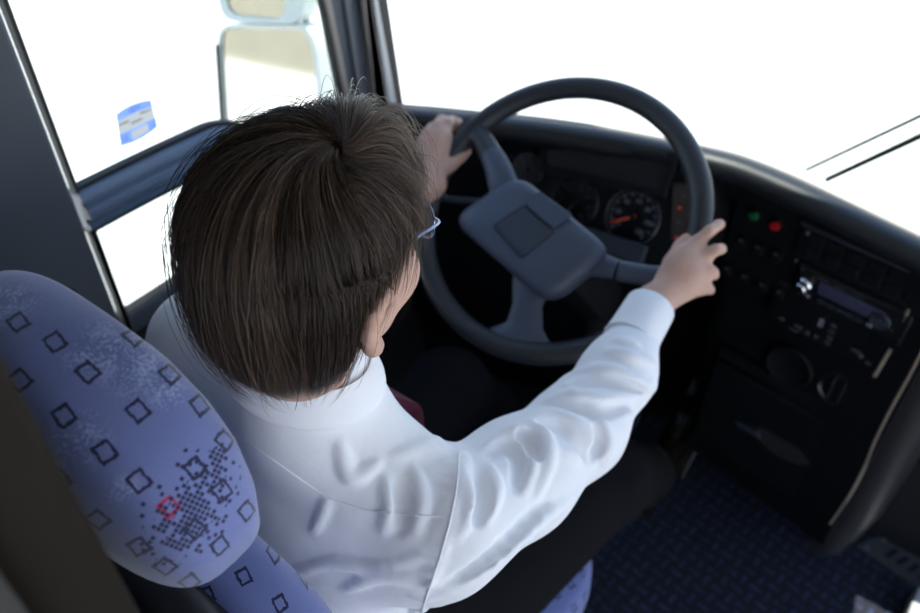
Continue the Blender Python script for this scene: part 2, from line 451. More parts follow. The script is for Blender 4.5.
# ================================================================== THE SETTING
XW = -.56                       # inner face of the driver's side wall
b = MB().box((.55, -.35, -.02), (2.4, 3.3, .04)); struct(b.build('floor', 'carpet', smooth=0))
b = MB().box((.55, -.60, 1.99), (2.4, 3.14, .05)); struct(b.build('ceiling', 'ceil', smooth=0))
b = MB().box((.55, -2.0, .98), (2.4, .05, 2.0)); struct(b.build('light_block_back', 'ceil', smooth=0))  # unseen closure added behind the cab to cut light from the rear
b = MB().box((XW-.025, -.72, .38), (.05, 2.5, .755), None)
b.box((XW-.012, .26, .762), (.075, .60, .022)); struct(b.build('wall_left', 'front', bevel=.004))
b = MB().box((.90, 1.00, .34), (1.6, .04, .74)); b.box((-.24, 1.03, .26), (.69, .04, .62)); b.box((XW-.02, .80, .26), (.04, .50, .62)); struct(b.build('wall_front', 'front', smooth=0))
b = MB().box((40-40, 0, -1.05), (160, 160, .1)); g = struct(b.build('ground', 'concrete', smooth=0))

# rear window pillar with its screw cap
pil = MB().box((XW+.012, -.53, 1.0), (.035, .995, 1.92)).build('trim_1', 'pillar', bevel=.008, seg=3); struct(pil, 'slate blue side pillar panel behind the driver window')
o = MB().lathe(onplane(71, 293, (XW+.030, 0, 0), Vector((1, 0, 0))), (1, 0, 0), [(0, 0), (.008, 0), (.008, .004), (.005, .007), (0, .008)], 20).build('screw_cap', 'rubber', pil)

b = MB().box((XW-.070, -3.4, -.03), (.02, 8.6, 1.54)).box((XW-.070, -3.9, 1.37), (.02, 7.6, 1.25)); struct(b.build('trim_3', 'coach_paint', smooth=0), 'cream outer body side of the coach')
# driver's side window: seal, glass, rail with rounded front corner
win = bpy.data.objects.new('window_1', None); win.location = (XW, .2, 1.1); COL.objects.link(win); struct(win)
b = MB().box((XW+.008, -.0185, 1.36), (.016, .006, 1.16)).box((XW+.008, -.0165, .88), (.016, .008, .22)); b.build('window_seal', 'rubber', win)
MB().box((XW-.012, .30, 1.37), (.004, .66, 1.18)).build('pane', 'glass', win, smooth=0)
# rail profile swept along its path (in the wall plane)
path = [Vector((0, y, z)) for y, z in ((-.022, 1.018), (.08, 1.016), (.18, 1.012), (.225, 1.008), (.258, .992), (.278, .962), (.286, .92), (.288, .86), (.288, .79))]
path = spline(path, 5)
prof = [(-.034, .0), (-.034, .018), (-.030, .026), (-.022, .028), (-.018, .020), (-.012, .020), (-.008, .034), (.0, .038), (.010, .036), (.014, .026), (.020, .026), (.024, .032), (.031, .030), (.034, .022), (.034, .0)]
R_ = []
for i, p in enumerate(path):
    t = (path[min(i+1, len(path)-1)]-path[max(i-1, 0)]).normalized(); nn = Vector((0, -t.z, t.y))
    R_.append([Vector((XW-.004, p.y, p.z))+nn*a+Vector((c_, 0, 0)) for a, c_ in prof])
MB().rings(R_).build('window_rail', 'rail', win, smooth=50)
R2 = [[Vector((XW, p.y, p.z))+Vector((0, -(path[min(i+1, len(path)-1)]-path[max(i-1, 0)]).normalized().z, (path[min(i+1, len(path)-1)]-path[max(i-1, 0)]).normalized().y))*a+Vector((c_, 0, 0)) for a, c_ in ((.033, 0), (.033, .014), (.040, .014), (.040, 0))] for i, p in enumerate(path)]
MB().rings(R2).build('rail_gasket', 'rubber', win)
R3 = [[Vector((XW, p.y, p.z))+Vector((0, -(path[min(i+1, len(path)-1)]-path[max(i-1, 0)]).normalized().z, (path[min(i+1, len(path)-1)]-path[max(i-1, 0)]).normalized().y))*a+Vector((c_, 0, 0)) for a, c_ in ((-.033, 0), (-.033, .014), (-.041, .014), (-.041, 0))] for i, p in enumerate(path)]
MB().rings(R3).build('rail_gasket', 'rubber', win)

# front corner pillar: parallel mouldings leaning with the windscreen
XP = -.47
def pp(x, y, dx=0): return onplane(x, y, (XP, 0, 0), Vector((1, 0, 0)))+Vector((dx, 0, 0))
apil = bpy.data.objects.new('trim_2', None); apil.location = (XP, .52, .8); COL.objects.link(apil); struct(apil, 'front corner pillar with layered mouldings beside the windscreen')
def strip(nm, m, t0, t1, b0, b1, dx=0, dep=.03, bev=.003):
    q = []
    for (xt, xb) in ((t0, b0), (t1, b1)):
        A = pp(xt, 0); B = pp(xb, 100); d = (A-B)
        q.append((A+d*((1.96-A.z)/d.z), B+d*((.90-B.z)/d.z)))
    v = [q[0][0], q[1][0], q[1][1], q[0][1]]; v = [p+Vector((dx, 0, 0)) for p in v]
    return MB().prism(v, (-dep, 0, 0)).build(nm, m, apil, bevel=bev, seg=3)
strip('edge_seal', 'rubber', 319, 323, 339, 344, .004, .010, .001)
strip('pillar_moulding', 'taupe', 323, 330, 344, 350, .004, .016)
strip('pillar_panel', 'pillar', 329, 363, 349, 374, -.004, .02)
strip('pillar_bead', 'pillar', 343, 348, 358, 362, .003, .02)
strip('pillar_moulding', 'taupe', 361, 370, 372, 386, .006, .03, .005)
strip('silver_strip', 'metal_lt', 369.5, 376, 385.5, 394, .006, .03, .003)
strip('edge_seal', 'rubber', 375.5, 389, 393.5, 404, -.002, .05, .002)

# sticker on the side glass: blue bands, white middle, tiny marks
def gp(x, y, dx=0): return onplane(x, y, (XW-.009, 0, 0), Vector((1, 0, 0)))+Vector((dx, 0, 0))
def decal(poly, m, par, nm, dx, th=.0004): return MB().prism([gp(x, y, dx) for x, y in poly], (-th, 0, 0)).build(nm, m, par, smooth=0)
st = empty('window_sticker', gp(136, 122), 'small blue and white inspection sticker on the side window glass', 'sticker')
top = [(115.5, 116), (121, 110), (130, 104), (141, 100.5), (151.5, 99.5)]
bot = [(157.8, 127.5), (150, 134), (140, 140), (130, 144), (120.5, 146.5)]
L0, L1, R0, R1 = (116, 114), (120.5, 146), (151, 100), (157.8, 127)
def uv_(u, v):
    bow = 3.2*4*u*(1-u)*(v-.5)*2
    return (L0[0]*(1-u)*(1-v)+R0[0]*u*(1-v)+L1[0]*(1-u)*v+R1[0]*u*v, L0[1]*(1-u)*(1-v)+R0[1]*u*(1-v)+L1[1]*(1-u)*v+R1[1]*u*v+bow)
def piece(u0, u1, v0, v1, m, nm, dx=0):
    P = [uv_(u0+(u1-u0)*k/8, v0) for k in range(9)]+[uv_(u1-(u1-u0)*k/8, v1) for k in range(9)]
    return MB().add([gp(x, y, dx) for x, y in P], [tuple(range(18))]).build(nm, m, st, smooth=0)
piece(0, 1, 0, .25, 'blue_paint', 'blue_band'); piece(0, 1, .25, .64, 'white_paint', 'white_band')
piece(0, .33, .64, 1, 'blue_paint', 'blue_band'); piece(.33, .78, .64, .70, 'blue_paint', 'blue_band'); piece(.33, .78, .92, 1, 'blue_paint', 'blue_band')
piece(.33, .78, .70, .92, 'white_paint', 'white_label'); piece(.78, 1, .64, 1, 'blue_paint', 'blue_band')
for u0, u1 in ((.33, .41), (.45, .56), (.60, .68)): piece(u0, u1, .06, .20, 'pale_blue_paint', 'printed_character', .0008)
for u0, u1 in ((.08, .14), (.18, .24), (.84, .88), (.92, .96)): piece(u0, u1, .72, .92, 'pale_blue_paint', 'printed_character', .0008)
for u0, u1, v in ((.04, .30, .36), (.36, .66, .46), (.62, .92, .30)): piece(u0, u1, v, v+.035, 'mark_dim', 'printed_line', .0008)

# ================================================================== DASHBOARD
E0 = [(-.548, .474), (-.416, .552), (-.30, .610), (-.193, .661), (-.09, .700), (.009, .728), (.08, .748), (.141, .757), (.22, .750), (.301, .734), (.444, .703), (.60, .670), (.80, .635), (1.05, .60)]
edge = spline([Vector((x, y, 0)) for x, y in E0], 4)
def nrm(i):
    t = (edge[min(i+1, len(edge)-1)]-edge[max(i-1, 0)]).normalized(); return Vector((t.y, -t.x, 0))   # towards the cab
dash = empty('dashboard', (.1, .85, 0), 'black wraparound dashboard under the windscreen with gauges and switches', 'dashboard')
def sweep(secf):
    return MB().rings([[Vector((edge[i].x, edge[i].y, 0))+nrm(i)*a+Vector((0, 0, z)) for a, z in secf(edge[i].x)] for i in range(len(edge))])
def pad_sec(x):
    c = [(-.030, .955), (-.030, .966), (-.015, .973), (.000, .976), (.012, .975), (.022, .969), (.027, .960), (.026, .950), (.019, .941), (.0, .936), (-.03, .936)]
    return c
sweep(pad_sec).build('top_pad', 'dash_top', dash, smooth=60)
sweep(lambda x: [(-.046, .930), (-.046, .960), (-.034, .968), (-.028, .966), (-.028, .930)]).build('windscreen_ledge', 'taupe', dash, smooth=40)
def face_sec(x):
    k = min(1, max(0, (x-.13)/.05)); k = k*k*(3-2*k)
    A = [(-.042, .940), (.012, .945), (.0, .93), (-.03, .88), (-.05, .80), (-.055, .76), (-.09, .72), (-.20, .5), (-.26, .0), (-.28, .0)]
    B = [(-.042, .940), (.004, .942), (-.018, .92), (-.030, .82), (-.030, .60), (-.030, .40), (-.030, .22), (-.04, .20), (-.19, .185), (-.20, .0), (-.28, .0)]
    return [(a[0]+(c[0]-a[0])*k, a[1]+(c[1]-a[1])*k) for a, c in zip(A, B)]
n_end = [i for i in range(len(edge)) if edge[i].x < .535]
MB().rings([[Vector((edge[i].x, edge[i].y, 0))+nrm(i)*a+Vector((0, 0, z)) for a, z in face_sec(edge[i].x)] for i in n_end]).build('front_panel', 'dash', dash, smooth=35)

# instrument cluster face plane
CO = Vector((0, .683, .945)); CE1 = Vector((1, 0, 0)); CE2 = Vector((0, .5, .85)).normalized(); CN = CE1.cross(CE2)
CO = Vector((0, .700, .94))
def cl(x, y, h=0): return onplane(x, y, CO, CN)+CN*h
def clq(pts, h, th, nm, m, par=dash, r=0, bevel=.0):
    P = [cl(x, y) for x, y in pts]
    if r: P = roundpoly(P, r)
    return MB().prism([p+CN*h for p in P], -CN*th).build(nm, m, par, smooth=30, bevel=bevel)
def frame(pts, inner, h, th, nm, m, par, fn, nn):
    """a closed ring of wall between two outlines of equal length"""
    P = [fn(x, y)+nn*h for x, y in pts]; Q = [fn(x, y)+nn*h for x, y in inner]
    k = len(P); b = MB().rings([P, Q, [q-nn*th for q in Q], [p-nn*th for p in P]], caps=False, loop=True)
    return b.build(nm, m, par, smooth=30, bevel=.002)
body = clq([(492, 118), (706, 158), (716, 205), (700, 262), (640, 274), (560, 268), (505, 205), (488, 160)], .004, .13, 'instrument_housing', 'dash', r=.03, bevel=.004)
clq([(547, 141), (672, 163), (663, 193), (547, 167)], .010, .012, 'display_screen', 'gloss', body, r=.008, bevel=.002)
frame([(543, 136), (680, 159), (668, 199), (543, 172)], [(548, 142), (671, 164), (662, 191.5), (548, 166)], .018, .02, 'screen_bezel', 'dash', body, cl, CN)
clq([(590, 227), (650, 246), (644, 264), (604, 250)], .022, .03, 'cluster_ledge', 'dash_blue', body, r=.006, bevel=.003)
clq([(674, 182), (699, 187), (699, 246), (672, 240)], .008, .01, 'warning_light_panel', 'brownp', body, r=.006, bevel=.001)
def text(s, size, P, ex, ey, m):
    cu = bpy.data.curves.new('numeral', 'FONT'); cu.body = s; cu.size = size; cu.extrude = .0002; cu.align_x = 'CENTER'; cu.align_y = 'CENTER'
    o = bpy.data.objects.new('numeral', cu); COL.objects.link(o)
    me = bpy.data.meshes.new_from_object(o); bpy.data.objects.remove(o); bpy.data.curves.remove(cu)
    n = ex.cross(ey)
    v = [P+ex*a.co.x+ey*a.co.y+n*a.co.z for a in me.vertices]; f = [tuple(q.vertices) for q in me.polygons]
    bpy.data.meshes.remove(me); return v, f
def gauge(x, y, r, label, n, nums, m='mark', needle=None):
    c = cl(x, y, .004)
    g = MB().lathe(c, CN, [(0, 0), (r, 0), (r, .004), (r*1.06, .008), (r*1.10, .006), (r*1.12, 0)], 40).build('gauge', 'gloss', dash); g['label'] = label
    g2 = MB(); face = c+CN*.0005
    for i in range(n+1):
        a = math.radians(225-270*i/n); L = .16 if i % 2 == 0 else .09
        d = CE1*math.cos(a)+CE2*math.sin(a); w = CE1*-math.sin(a)+CE2*math.cos(a); ww = .0011 if i % 2 == 0 else .0007
        p, q = face+d*r*(.94-L), face+d*r*.94
        g2.prism([p-w*ww, q-w*ww, q+w*ww, p+w*ww], CN*.0006)
    g2.build('tick_marks', m, g, smooth=0)
    g3 = MB()
    for i, s in enumerate(nums):
        a = math.radians(225-270*i/(len(nums)-1)); d = CE1*math.cos(a)+CE2*math.sin(a)
        g3.add(*text(s, r*.24, face+d*r*.62+CN*.0003, CE1, CE2, m))
    if nums: g3.build('numerals', m, g, smooth=0)
    if needle is not None:
        a = math.radians(needle); d = CE1*math.cos(a)+CE2*math.sin(a); w = CE1*-math.sin(a)+CE2*math.cos(a)
        nd = MB().prism([c+CN*.004-d*r*.12-w*.0020, c+CN*.004+d*r*.86-w*.0010, c+CN*.004+d*r*.86+w*.0010, c+CN*.004-d*r*.12+w*.0020], CN*.0015).build('needle', 'needle' if m == 'mark' else 'mark_dim', g, smooth=0)
        MB().lathe(c+CN*.002, CN, [(0, 0), (r*.11, 0), (r*.10, .004), (0, .005)], 20).build('needle_hub', 'dash', g)
gauge(576, 203, .043, 'rev counter dial with white ticks', 20, ['0', '5', '10', '15', '20', '25', '30'], 'mark_dim', 250)
gauge(634, 217, .047, 'speedometer dial with orange needle', 24, ['0', '20', '40', '60', '80', '100', '120'], 'mark', 214)
gauge(528, 170, .034, 'dim round dial at cluster left end', 12, [], 'mark_dim', 130)
for (x, y, r, m) in ((686, 196, .0035, 'mark_dim'), (681, 208, .003, 'needle'), (690, 214, .004, 'mark_dim'), (680, 222, .004, 'mark_dim'), (688, 232, .003, 'red'), (678, 238, .003, 'needle')):
    MB().lathe(cl(x, y, .008), CN, [(0, 0), (r, 0), (r*.9, .0015), (0, .002)], 16).build('warning_lamp', m, dash)
for i in range(4):
    x, y = 502+8.2*i, 129+1.6*i
    k = clq([(x-2.8, y-3.2), (x+2.8, y-2.2), (x+2.8, y+3.5), (x-2.8, y+2.5)], .018, .02, 'rocker_switch', 'dash', dash, bevel=.001)
    clq([(x-1, y-.8), (x+1.2, y-.5), (x+1.2, y+1), (x-1, y+.7)], .0188, .0005, 'switch_mark', 'mark_dim', k)
clq([(683, 165), (697, 168), (697, 176), (683, 173)], .012, .01, 'cluster_button', 'dash_blue', body, bevel=.002)

# centre console face plane (turned a little towards the driver)
KO = Vector((.35, .752, .9)); KE = Vector((.9925, -.122, 0)).normalized(); KZ = Vector((0, 0, 1)); KN = KE.cross(KZ)
def kp(x, y, h=0): return onplane(x, y, KO, KN)+KN*h
def kpos(a, z, h=0): return KO+KE*a+Vector((0, 0, z-KO.z))+KN*h
def kq(pts, h, th, nm, m, par=dash, r=0, bevel=0, px=True):
    P = [(kp(*q) if px else kpos(*q)) for q in pts]
    if r: P = roundpoly(P, r)
    return MB().prism([p+KN*h for p in P], -KN*th).build(nm, m, par, smooth=30, bevel=bevel)
def krect(a0, a1, z0, z1, h, th, nm, m, par=dash, r=0, bevel=0): return kq([(a0, z0), (a1, z0), (a1, z1), (a0, z1)], h, th, nm, m, par, r, bevel, px=False)
up = krect(-.20, .158, .735, .925, .004, .03, 'switch_panel', 'dash', r=.01, bevel=.003)
# upper module with its blue-grey top edge
um = krect(-.074, .150, .842, .906, .012, .02, 'upper_module', 'radio', dash, r=.004, bevel=.002)
krect(-.078, .154, .906, .911, .018, .02, 'module_edge', 'dash_blue', up, bevel=.0015)
for i in range(6):
    for j in range(2):
        k = krect(-.060+.034*i, -.034+.034*i, .852+.026*j, .872+.026*j, .015, .005, 'module_button', 'dash', um, r=.003, bevel=.001)
MB().lathe(kpos(-.062, .894, .012), KN, [(0, 0), (.004, 0), (.0035, .002), (0, .003)], 16).build('module_light', 'mark', um)
# hazard and push buttons
for (x, y, m, lb) in ((757, 213, 'green', 'green push button'), (778, 223, 'red', 'red push button')):
    k = MB().lathe(kp(x, y, .004), KN, [(0, 0), (.012, 0), (.012, .004), (.010, .005), (0, .005)], 24).build('push_button', 'dash', dash)
    q = MB().lathe(kp(x, y, .008), KN, [(0, 0), (.0085, 0), (.0085, .005), (.007, .008), (0, .009)], 24).build('button_cap', m, k); q['label'] = lb
for (x, y) in ((743, 240), (760, 247), (778, 254), (729, 268), (746, 276), (764, 284), (781, 291)):
    c0 = kp(x, y); a = (c0-KO).dot(KE); z = c0.z
    k = krect(a-.0085, a+.0085, z-.012, z+.012, .010, .008, 'rocker_switch', 'dash', dash, r=.002, bevel=.0015)
    krect(a-.004, a+.004, z+.002, z+.007, .0105, .001, 'switch_mark', 'mark_dim', k)
# climate control panel
hp = krect(-.085, .135, .688, .772, .006, .02, 'climate_panel', 'radio', dash, r=.004, bevel=.002)
c0 = kp(822, 322)
for (x, y, w, h, m) in ((822.5, 321, .004, .009, 'mark'), (835, 324, .005, .003, 'mark_dim'), (833, 330, .005, .003, 'mark_dim'), (831, 336, .005, .003, 'mark_dim'), (829, 341, .005, .003, 'mark_dim'), (800, 325, .007, .003, 'mark_dim'), (809, 331, .004, .004, 'mark_dim'), (818, 335, .003, .004, 'mark_dim'), (783, 317, .005, .003, 'mark_dim'), (795, 328, .008, .002, 'mark_dim'), (857, 349, .008, .0025, 'mark_dim'), (863, 354, .003, .003, 'mark'), (870, 361, .005, .003, 'mark_dim')):
    p = kp(x, y); a = (p-KO).dot(KE)
    krect(a-w, a+w, p.z-h, p.z+h, .0085, .004, 'control_key', m, hp, bevel=.0006)
# vents and blank
c0 = kp(790, 366)
MB().lathe(c0-KN*.006, KN, [(0, 0), (.046, 0), (.046, .010), (.042, .013), (.038, .010), (0, .010)], 40).build('round_cover', 'dash', dash)
c0 = kp(838, 389)
v = MB().lathe(c0-KN*.010, KN, [(.030, .012), (.034, .016), (.038, .014), (.038, 0), (.030, 0)], 40)
v = v.build('air_vent', 'radio', dash)
MB().lathe(c0-KN*.004, KN, [(0, 0), (.031, 0), (.031, .002), (0, .002)], 32).build('vent_backing', 'front', v)
for s in (-.010, .010):
    MB().box(c0+KE*s+KN*.003, (.0022, .008, .056), Matrix((KE, KN, KZ)).transposed()).build('vent_slat', 'dash_blue', v, bevel=.0006)
# storage compartment: seams and recessed handle
lo = krect(-.155, .168, .272, .520, .006, .03, 'storage_door', 'dash', r=.012, bevel=.005)
krect(-.155, .168, .530, .560, .004, .03, 'door_lip', 'dash', bevel=.004)
kq([(758, 424), (775, 432), (800, 447), (812, 462), (800, 463), (775, 452), (760, 438)], .0075, .004, 'handle_recess', 'front', lo, r=.004)
kq([(738, 418), (760, 428), (763, 436), (740, 424)], .012, .006, 'door_catch', 'dash_blue', lo, r=.002, bevel=.001)
# metal edge, its bright warm highlight painted in, and rounded side of the console
ed = [kp(x, y, .012) for x, y in ((935, 326), (915, 367), (896, 401), (878, 437), (868, 462), (852, 492), (833, 520))]
MB().tube(spline(ed, 4), .0030, 8, flat=1).build('metal_edge', 'glint_metal', dash)
MB().tube([kp(919, 293, .010), kp(906, 318, .010)], .0022, 8).build('metal_edge', 'glint_metal', dash)
MB().tube([kp(893, 346, .010), kp(877, 373, .010)], .0032, 8).build('metal_edge', 'glint_metal', dash)
R_ = []
for z in (.16, .20, .30, .45, .60, .75, .88, .93):
    a0 = .172+max(0, (.27-z))*-.2
    R_.append([kpos(a0+a, z, h) for a, h in ((0, .002), (.020, .000), (.042, -.012), (.058, -.035), (.064, -.065), (.064, -.20), (0, -.20))])
MB().rings(R_).build('side_panel', 'taupe' if 0 else 'shell', dash, smooth=60)

# ------------------------------------------------------------------ radio (lifts out of the console)
rd = empty('car_radio', kp(855, 301), 'slim black car radio with chrome knob and long bluish display', 'radio')
cA, cB = kp(806, 277), kp(898, 329)
a0, a1 = -.052, .130; zc = .797
rb = krect(a0-.006, a1+.006, zc-.033, zc+.033, .012, .03, 'radio_body', 'radio', rd, r=.004, bevel=.003)
krect(a0+.036, a1-.034, zc-.006, zc+.019, .0135, .003, 'display', 'lcd', rd, r=.003, bevel=.0008)
kb = MB().lathe(kp(807.5, 281, .012), KN, [(0, 0), (.0135, 0), (.0135, .004), (.0105, .007), (.0100, .018), (.008, .020), (0, .0205)], 32).build('volume_knob', 'chrome', rd)
kk = MB().lathe(kp(883.5, 317, .012), KN, [(0, 0), (.0165, 0), (.0165, .003), (.0145, .0045), (.0125, .003), (.0105, .003), (.010, .006), (0, .006)], 32).build('tuning_dial', 'dash_blue', rd)
for (x, y, w, m) in ((811, 292.5, .0045, 'chrome'), (872, 321.5, .0045, 'chrome')):
    p = kp(x, y); a = (p-KO).dot(KE); krect(a-w, a+w, p.z-.0022, p.z+.0022, .015, .004, 'radio_button', m, rd, r=.002, bevel=.0006)
for i in range(6):
    a = a0+.048+.0165*i; krect(a-.006, a+.006, zc-.022, zc-.016, .0145, .004, 'preset_button', 'dash_blue', rd, r=.001, bevel=.0006)
for i in range(3):
    a = a0+.04+.03*i; krect(a-.010, a+.010, zc+.0225, zc+.0255, .0135, .003, 'radio_slot', 'mark_dim', rd)
for (x, y) in ((799, 257.5), (806, 266), (909, 308), (894, 327)):
    p = kp(x, y, .011); MB().lathe(p, KN, [(0, 0), (.0028, 0), (.0025, .0015), (0, .002)], 12).build('screw', 'mark_dim', rd)

# ================================================================== right side: stepwell panel, vent plate
vp = empty('vent_plate', (.66, .93, .0), 'grey metal plate with a row of slots on the floor beside the console', 'plate')
A, B_ = Vector((.612, .985, .004)), Vector((1.03, .915, .004)); t_ = (B_-A).normalized(); n_ = Vector((-t_.y, t_.x, 0))
P = [A+n_*.015-t_*-.012, B_+n_*.015, B_-n_*.065, A-n_*.065+t_*-.01]
P[0] = A+n_*.015+t_*.02
MB().prism([Vector(p)+Vector((0, 0, .0)) for p in P], (0, 0, .006)).build('plate', 'plate', vp, bevel=.002)
for i in range(9):
    c = A-n_*.022+t_*(.058+.026*i)+Vector((0, 0, .0062)); w = (n_+t_*.25).normalized()
    MB().prism(roundpoly([c-t_*.006-w*.017, c+t_*.006-w*.017, c+t_*.006+w*.017, c-t_*.006+w*.017], .004), (0, 0, .0012)).build('slot', 'front', vp, smooth=0)
for q in (A-n_*.0+t_*.03, A-n_*.05+t_*.012):
    MB().lathe(q+Vector((0, 0, .0055)), (0, 0, 1), [(0, 0), (.005, 0), (.004, .003), (0, .004)], 14).build('screw', 'mark', vp)
gb = MB().box((.850, .815, .03), (.24, .10, .06)).build('step_edge', 'grey_box', bevel=.004); tag(gb, 'light grey step block on the carpet in the lower right corner', 'step')
hb = MB().lathe((.575, .985, .0), (0, 0, 1), [(0, 0), (.016, 0), (.016, .03), (.011, .05), (0, .056)], 20).build('floor_bolt', 'glint_metal'); tag(hb, 'small dull metal bolt head standing between console and vent plate', 'bolt')

# ================================================================== windscreen and outside
gl = []
for i in range(0, len(edge)):
    if edge[i].x < -.41: continue
    e = Vector((edge[i].x, edge[i].y, 0))-nrm(i)*.050; gl.append((e, nrm(i)))
R_ = [[e+Vector((0, 0, .94)), e+n*.10+Vector((0, 0, 1.98)), e+n*.096+Vector((0, .004, 1.98)), e+Vector((0, .004, .94))] for e, n in gl]
ws = MB().rings(R_).build('window_2', 'glass', smooth=60); struct(ws, 'windscreen glass')
# wiper: arm and blade outside the glass
wp = empty('windscreen_wiper', (.2, .93, .87), 'black windscreen wiper resting across the lower right windscreen', 'wiper')
def wy(x, y, Y): return onplane(x, y, (0, Y, 0), Vector((0, 1, 0)))
a_, b_ = wy(806, 170, .93), wy(932, 110.5, .93)
MB().tube([a_, b_], .0034, 8).build('wiper_blade', 'rubber', wp)
a_, b_ = wy(826, 180, .93), wy(940, 127, .93)
MB().tube([a_, b_], [.0050, .0056], 8).build('wiper_arm', 'rubber', wp)

# exterior mirrors seen through the side window
XM = -.95
def mp_(x, y, h=0): return onplane(x, y, (XM, .7, .9), MN)+MN*h
_d = ray(270, 48); MN = (Vector((-.36, -.93, -.02)).normalized()-_d).normalized()
mm = empty('side_mirror', mp_(270, 60), 'exterior mirror pair outside the side window, frames painted pale as if in glare', 'mirror')
def shell(out, inn, dep):
    O = roundpoly([mp_(*q) for q in out], .045, 6); I = roundpoly([mp_(*q) for q in inn], .035, 6)
    b = MB().rings([[p+MN*.004 for p in I], [p+MN*.006 for p in O], [p-MN*dep for p in O], [p*.9+sum(O, Vector())/len(O)*.1-MN*(dep+.02) for p in O]], caps=False)
    k = len(O); b.f.append(tuple(range(3*k, 4*k))); return b
MS = shell([(218, 24), (308, 25), (318, 44), (327, 130), (224, 135)], [(222, 28), (304, 29), (313, 46), (322, 126), (228, 130)], .05).build('mirror_housing', 'mirror_shell', mm, smooth=40)
MB().prism(roundpoly([mp_(*q) for q in [(221, 29), (303, 28), (314, 44), (323, 127), (227, 131)]], .035, 6), -MN*.004).build('mirror_glass', 'mirror', mm, smooth=30)
MS = shell([(216, -50), (310, -46), (304, 24), (222, 21)], [(223, -44), (284, -42), (287, 19), (229, 14)], .05).build('upper_mirror_housing', 'mirror_shell', mm, smooth=40)
MB().prism(roundpoly([mp_(*q) for q in [(223, -44), (285, -42), (288, 20), (229, 15)]], .03, 6), -MN*.004).build('upper_mirror_glass', 'mirror', mm, smooth=30)
MB().prism([mp_(*q, .004) for q in [(217.5, 44), (220.8, 44), (226.5, 131), (223, 133)]], MN*.006).build('mirror_edge_trim', 'rubber', mm)
MB().tube([mp_(294, -60, -.05), mp_(290, 60, -.07), mp_(290, 150, -.07)], .010, 10).build('mirror_bracket', 'mirror_shell', mm)

bd = MB().box((-22, -45, 4.5), (90, 8, 11)).build('building', M['beige_wall'], smooth=0); tag(bd, 'plain beige building far behind the bus, seen only in the side mirror', 'building')
# ================================================================== PARTITION behind the driver's seat
b = MB()
def slab(prof, z0, z1, top):
    """profile in xy swept upward, closed with a rounded top"""
    R_ = [[Vector((x, y, z0)) for x, y in prof], [Vector((x, y, z1-top)) for x, y in prof]]
    cx = sum(p[0] for p in prof)/len(prof); cy = sum(p[1] for p in prof)/len(prof)
    for k in range(1, 6):
        a = k/5*PI/2; s = 1-(1-math.cos(a))*.25
        R_.append([Vector((cx+(x-cx)*(.88+.12*math.cos(a)), cy+(y-cy)*s, z1-top+top*math.sin(a))) for x, y in prof])
    return MB().rings(R_)
def rrect(x0, x1, y0, y1, r, n=6):
    return [(p.x, p.y) for p in roundpoly([(x0, y0, 0), (x1, y0, 0), (x1, y1, 0), (x0, y1, 0)], r, n)]
pt = empty('partition', (.0, -.47, 0), 'black padded partition post right behind the driver seat, blurred in the lower left corner', 'partition')
slab(rrect(-.50, .252, -.446, -.408, .018), 0, 1.66, .02).build('front_pad', 'vinyl_highlight', pt, smooth=60)
slab(rrect(-.50, .240, -.468, -.440, .006), 0, 1.655, .01).build('rubber_joint', 'rubber', pt, smooth=60)
slab(rrect(-.50, .254, -.56, -.464, .03), 0, 1.66, .03).build('rear_pad', 'vinyl', pt, smooth=60)

# ================================================================== DRIVER'S SEAT
seat = empty('driver_seat', (0, -.05, 0), 'driver seat in blue patterned moquette with black shell and headrest', 'seat')
def sring(cx, cy, w, dpt, z, e=3.2, n=56, tilt=0):
    out = []
    for k in range(n):
        a = 2*PI*k/n; c, s = math.cos(a), math.sin(a)
        out.append(Vector((cx+w*math.copysign(abs(c)**(2/e), c), cy+dpt*math.copysign(abs(s)**(2/e), s), z+tilt*s)))
    return out
HZ = [(1.180, .100, .030), (1.181, .142, .048), (1.188, .153, .055), (1.225, .158, .058), (1.26, .155, .058), (1.285, .144, .056), (1.306, .126, .052), (1.322, .100, .046), (1.334, .070, .038), (1.341, .036, .024), (1.344, .008, .008)]
hx, hy = .010, -.318
rings_ = [sring(hx, hy-(z-1.2)*.05, w, d_, z+.004*0) for z, w, d_ in HZ]
tmp = MB().rings(rings_)
hv = [Vector(v) for v in tmp.v]; hbvh = BVHTree.FromPolygons(hv, [tuple(f) for f in tmp.f])
hctr = sum(hv, Vector())/len(hv)
def sz(x, y):
    h = hbvh.ray_cast(CAM, ray(x, y))[0]
    if h is None: return None
    h = h-hctr; return (h.dot(PH), h.dot(PV))
sq = []
for (x, y) in ((18, 322), (55, 342), (20, 380), (64, 416), (134, 337), (170, 374), (105, 452), (138, 411), (200, 405), (139, 481), (195, 468), (222, 491), (247, 511), (195, 529), (220, 546), (139, 547), (190, 582), (165, 567), (88, 372), (8, 440), (98, 520), (60, 480), (225, 440)):
    q = sz(x, y)
    if q: sq.append((q[0], q[1], .30+random.uniform(-.12, .12)))
rq = sz(169, 507) or (0, 0); s0 = sz(152, 566) or (-.05, -.06); s1 = sz(226, 440) or (.05, 0)
fk = []
for (x, y, r) in ((110, 350, .030), (140, 365, .030), (80, 440, .022), (10, 300, .025), (165, 385, .02), (125, 490, .012), (90, 355, .02)):
    q = sz(x, y)
    if q: fk.append((q[0], q[1], r))
M['moquette'] = m_fabric('blue_moquette_headrest', sq, rq, (s0, s1, .034), fk)
M['moquette2'] = m_fabric('blue_moquette_seat', [], None, None, [(0, .2, .08), (.1, -.1, .08), (-.1, 0, .1), (.12, .32, .06)], grid=True)
hr = tmp.build('headrest', 'moquette', seat, smooth=70)
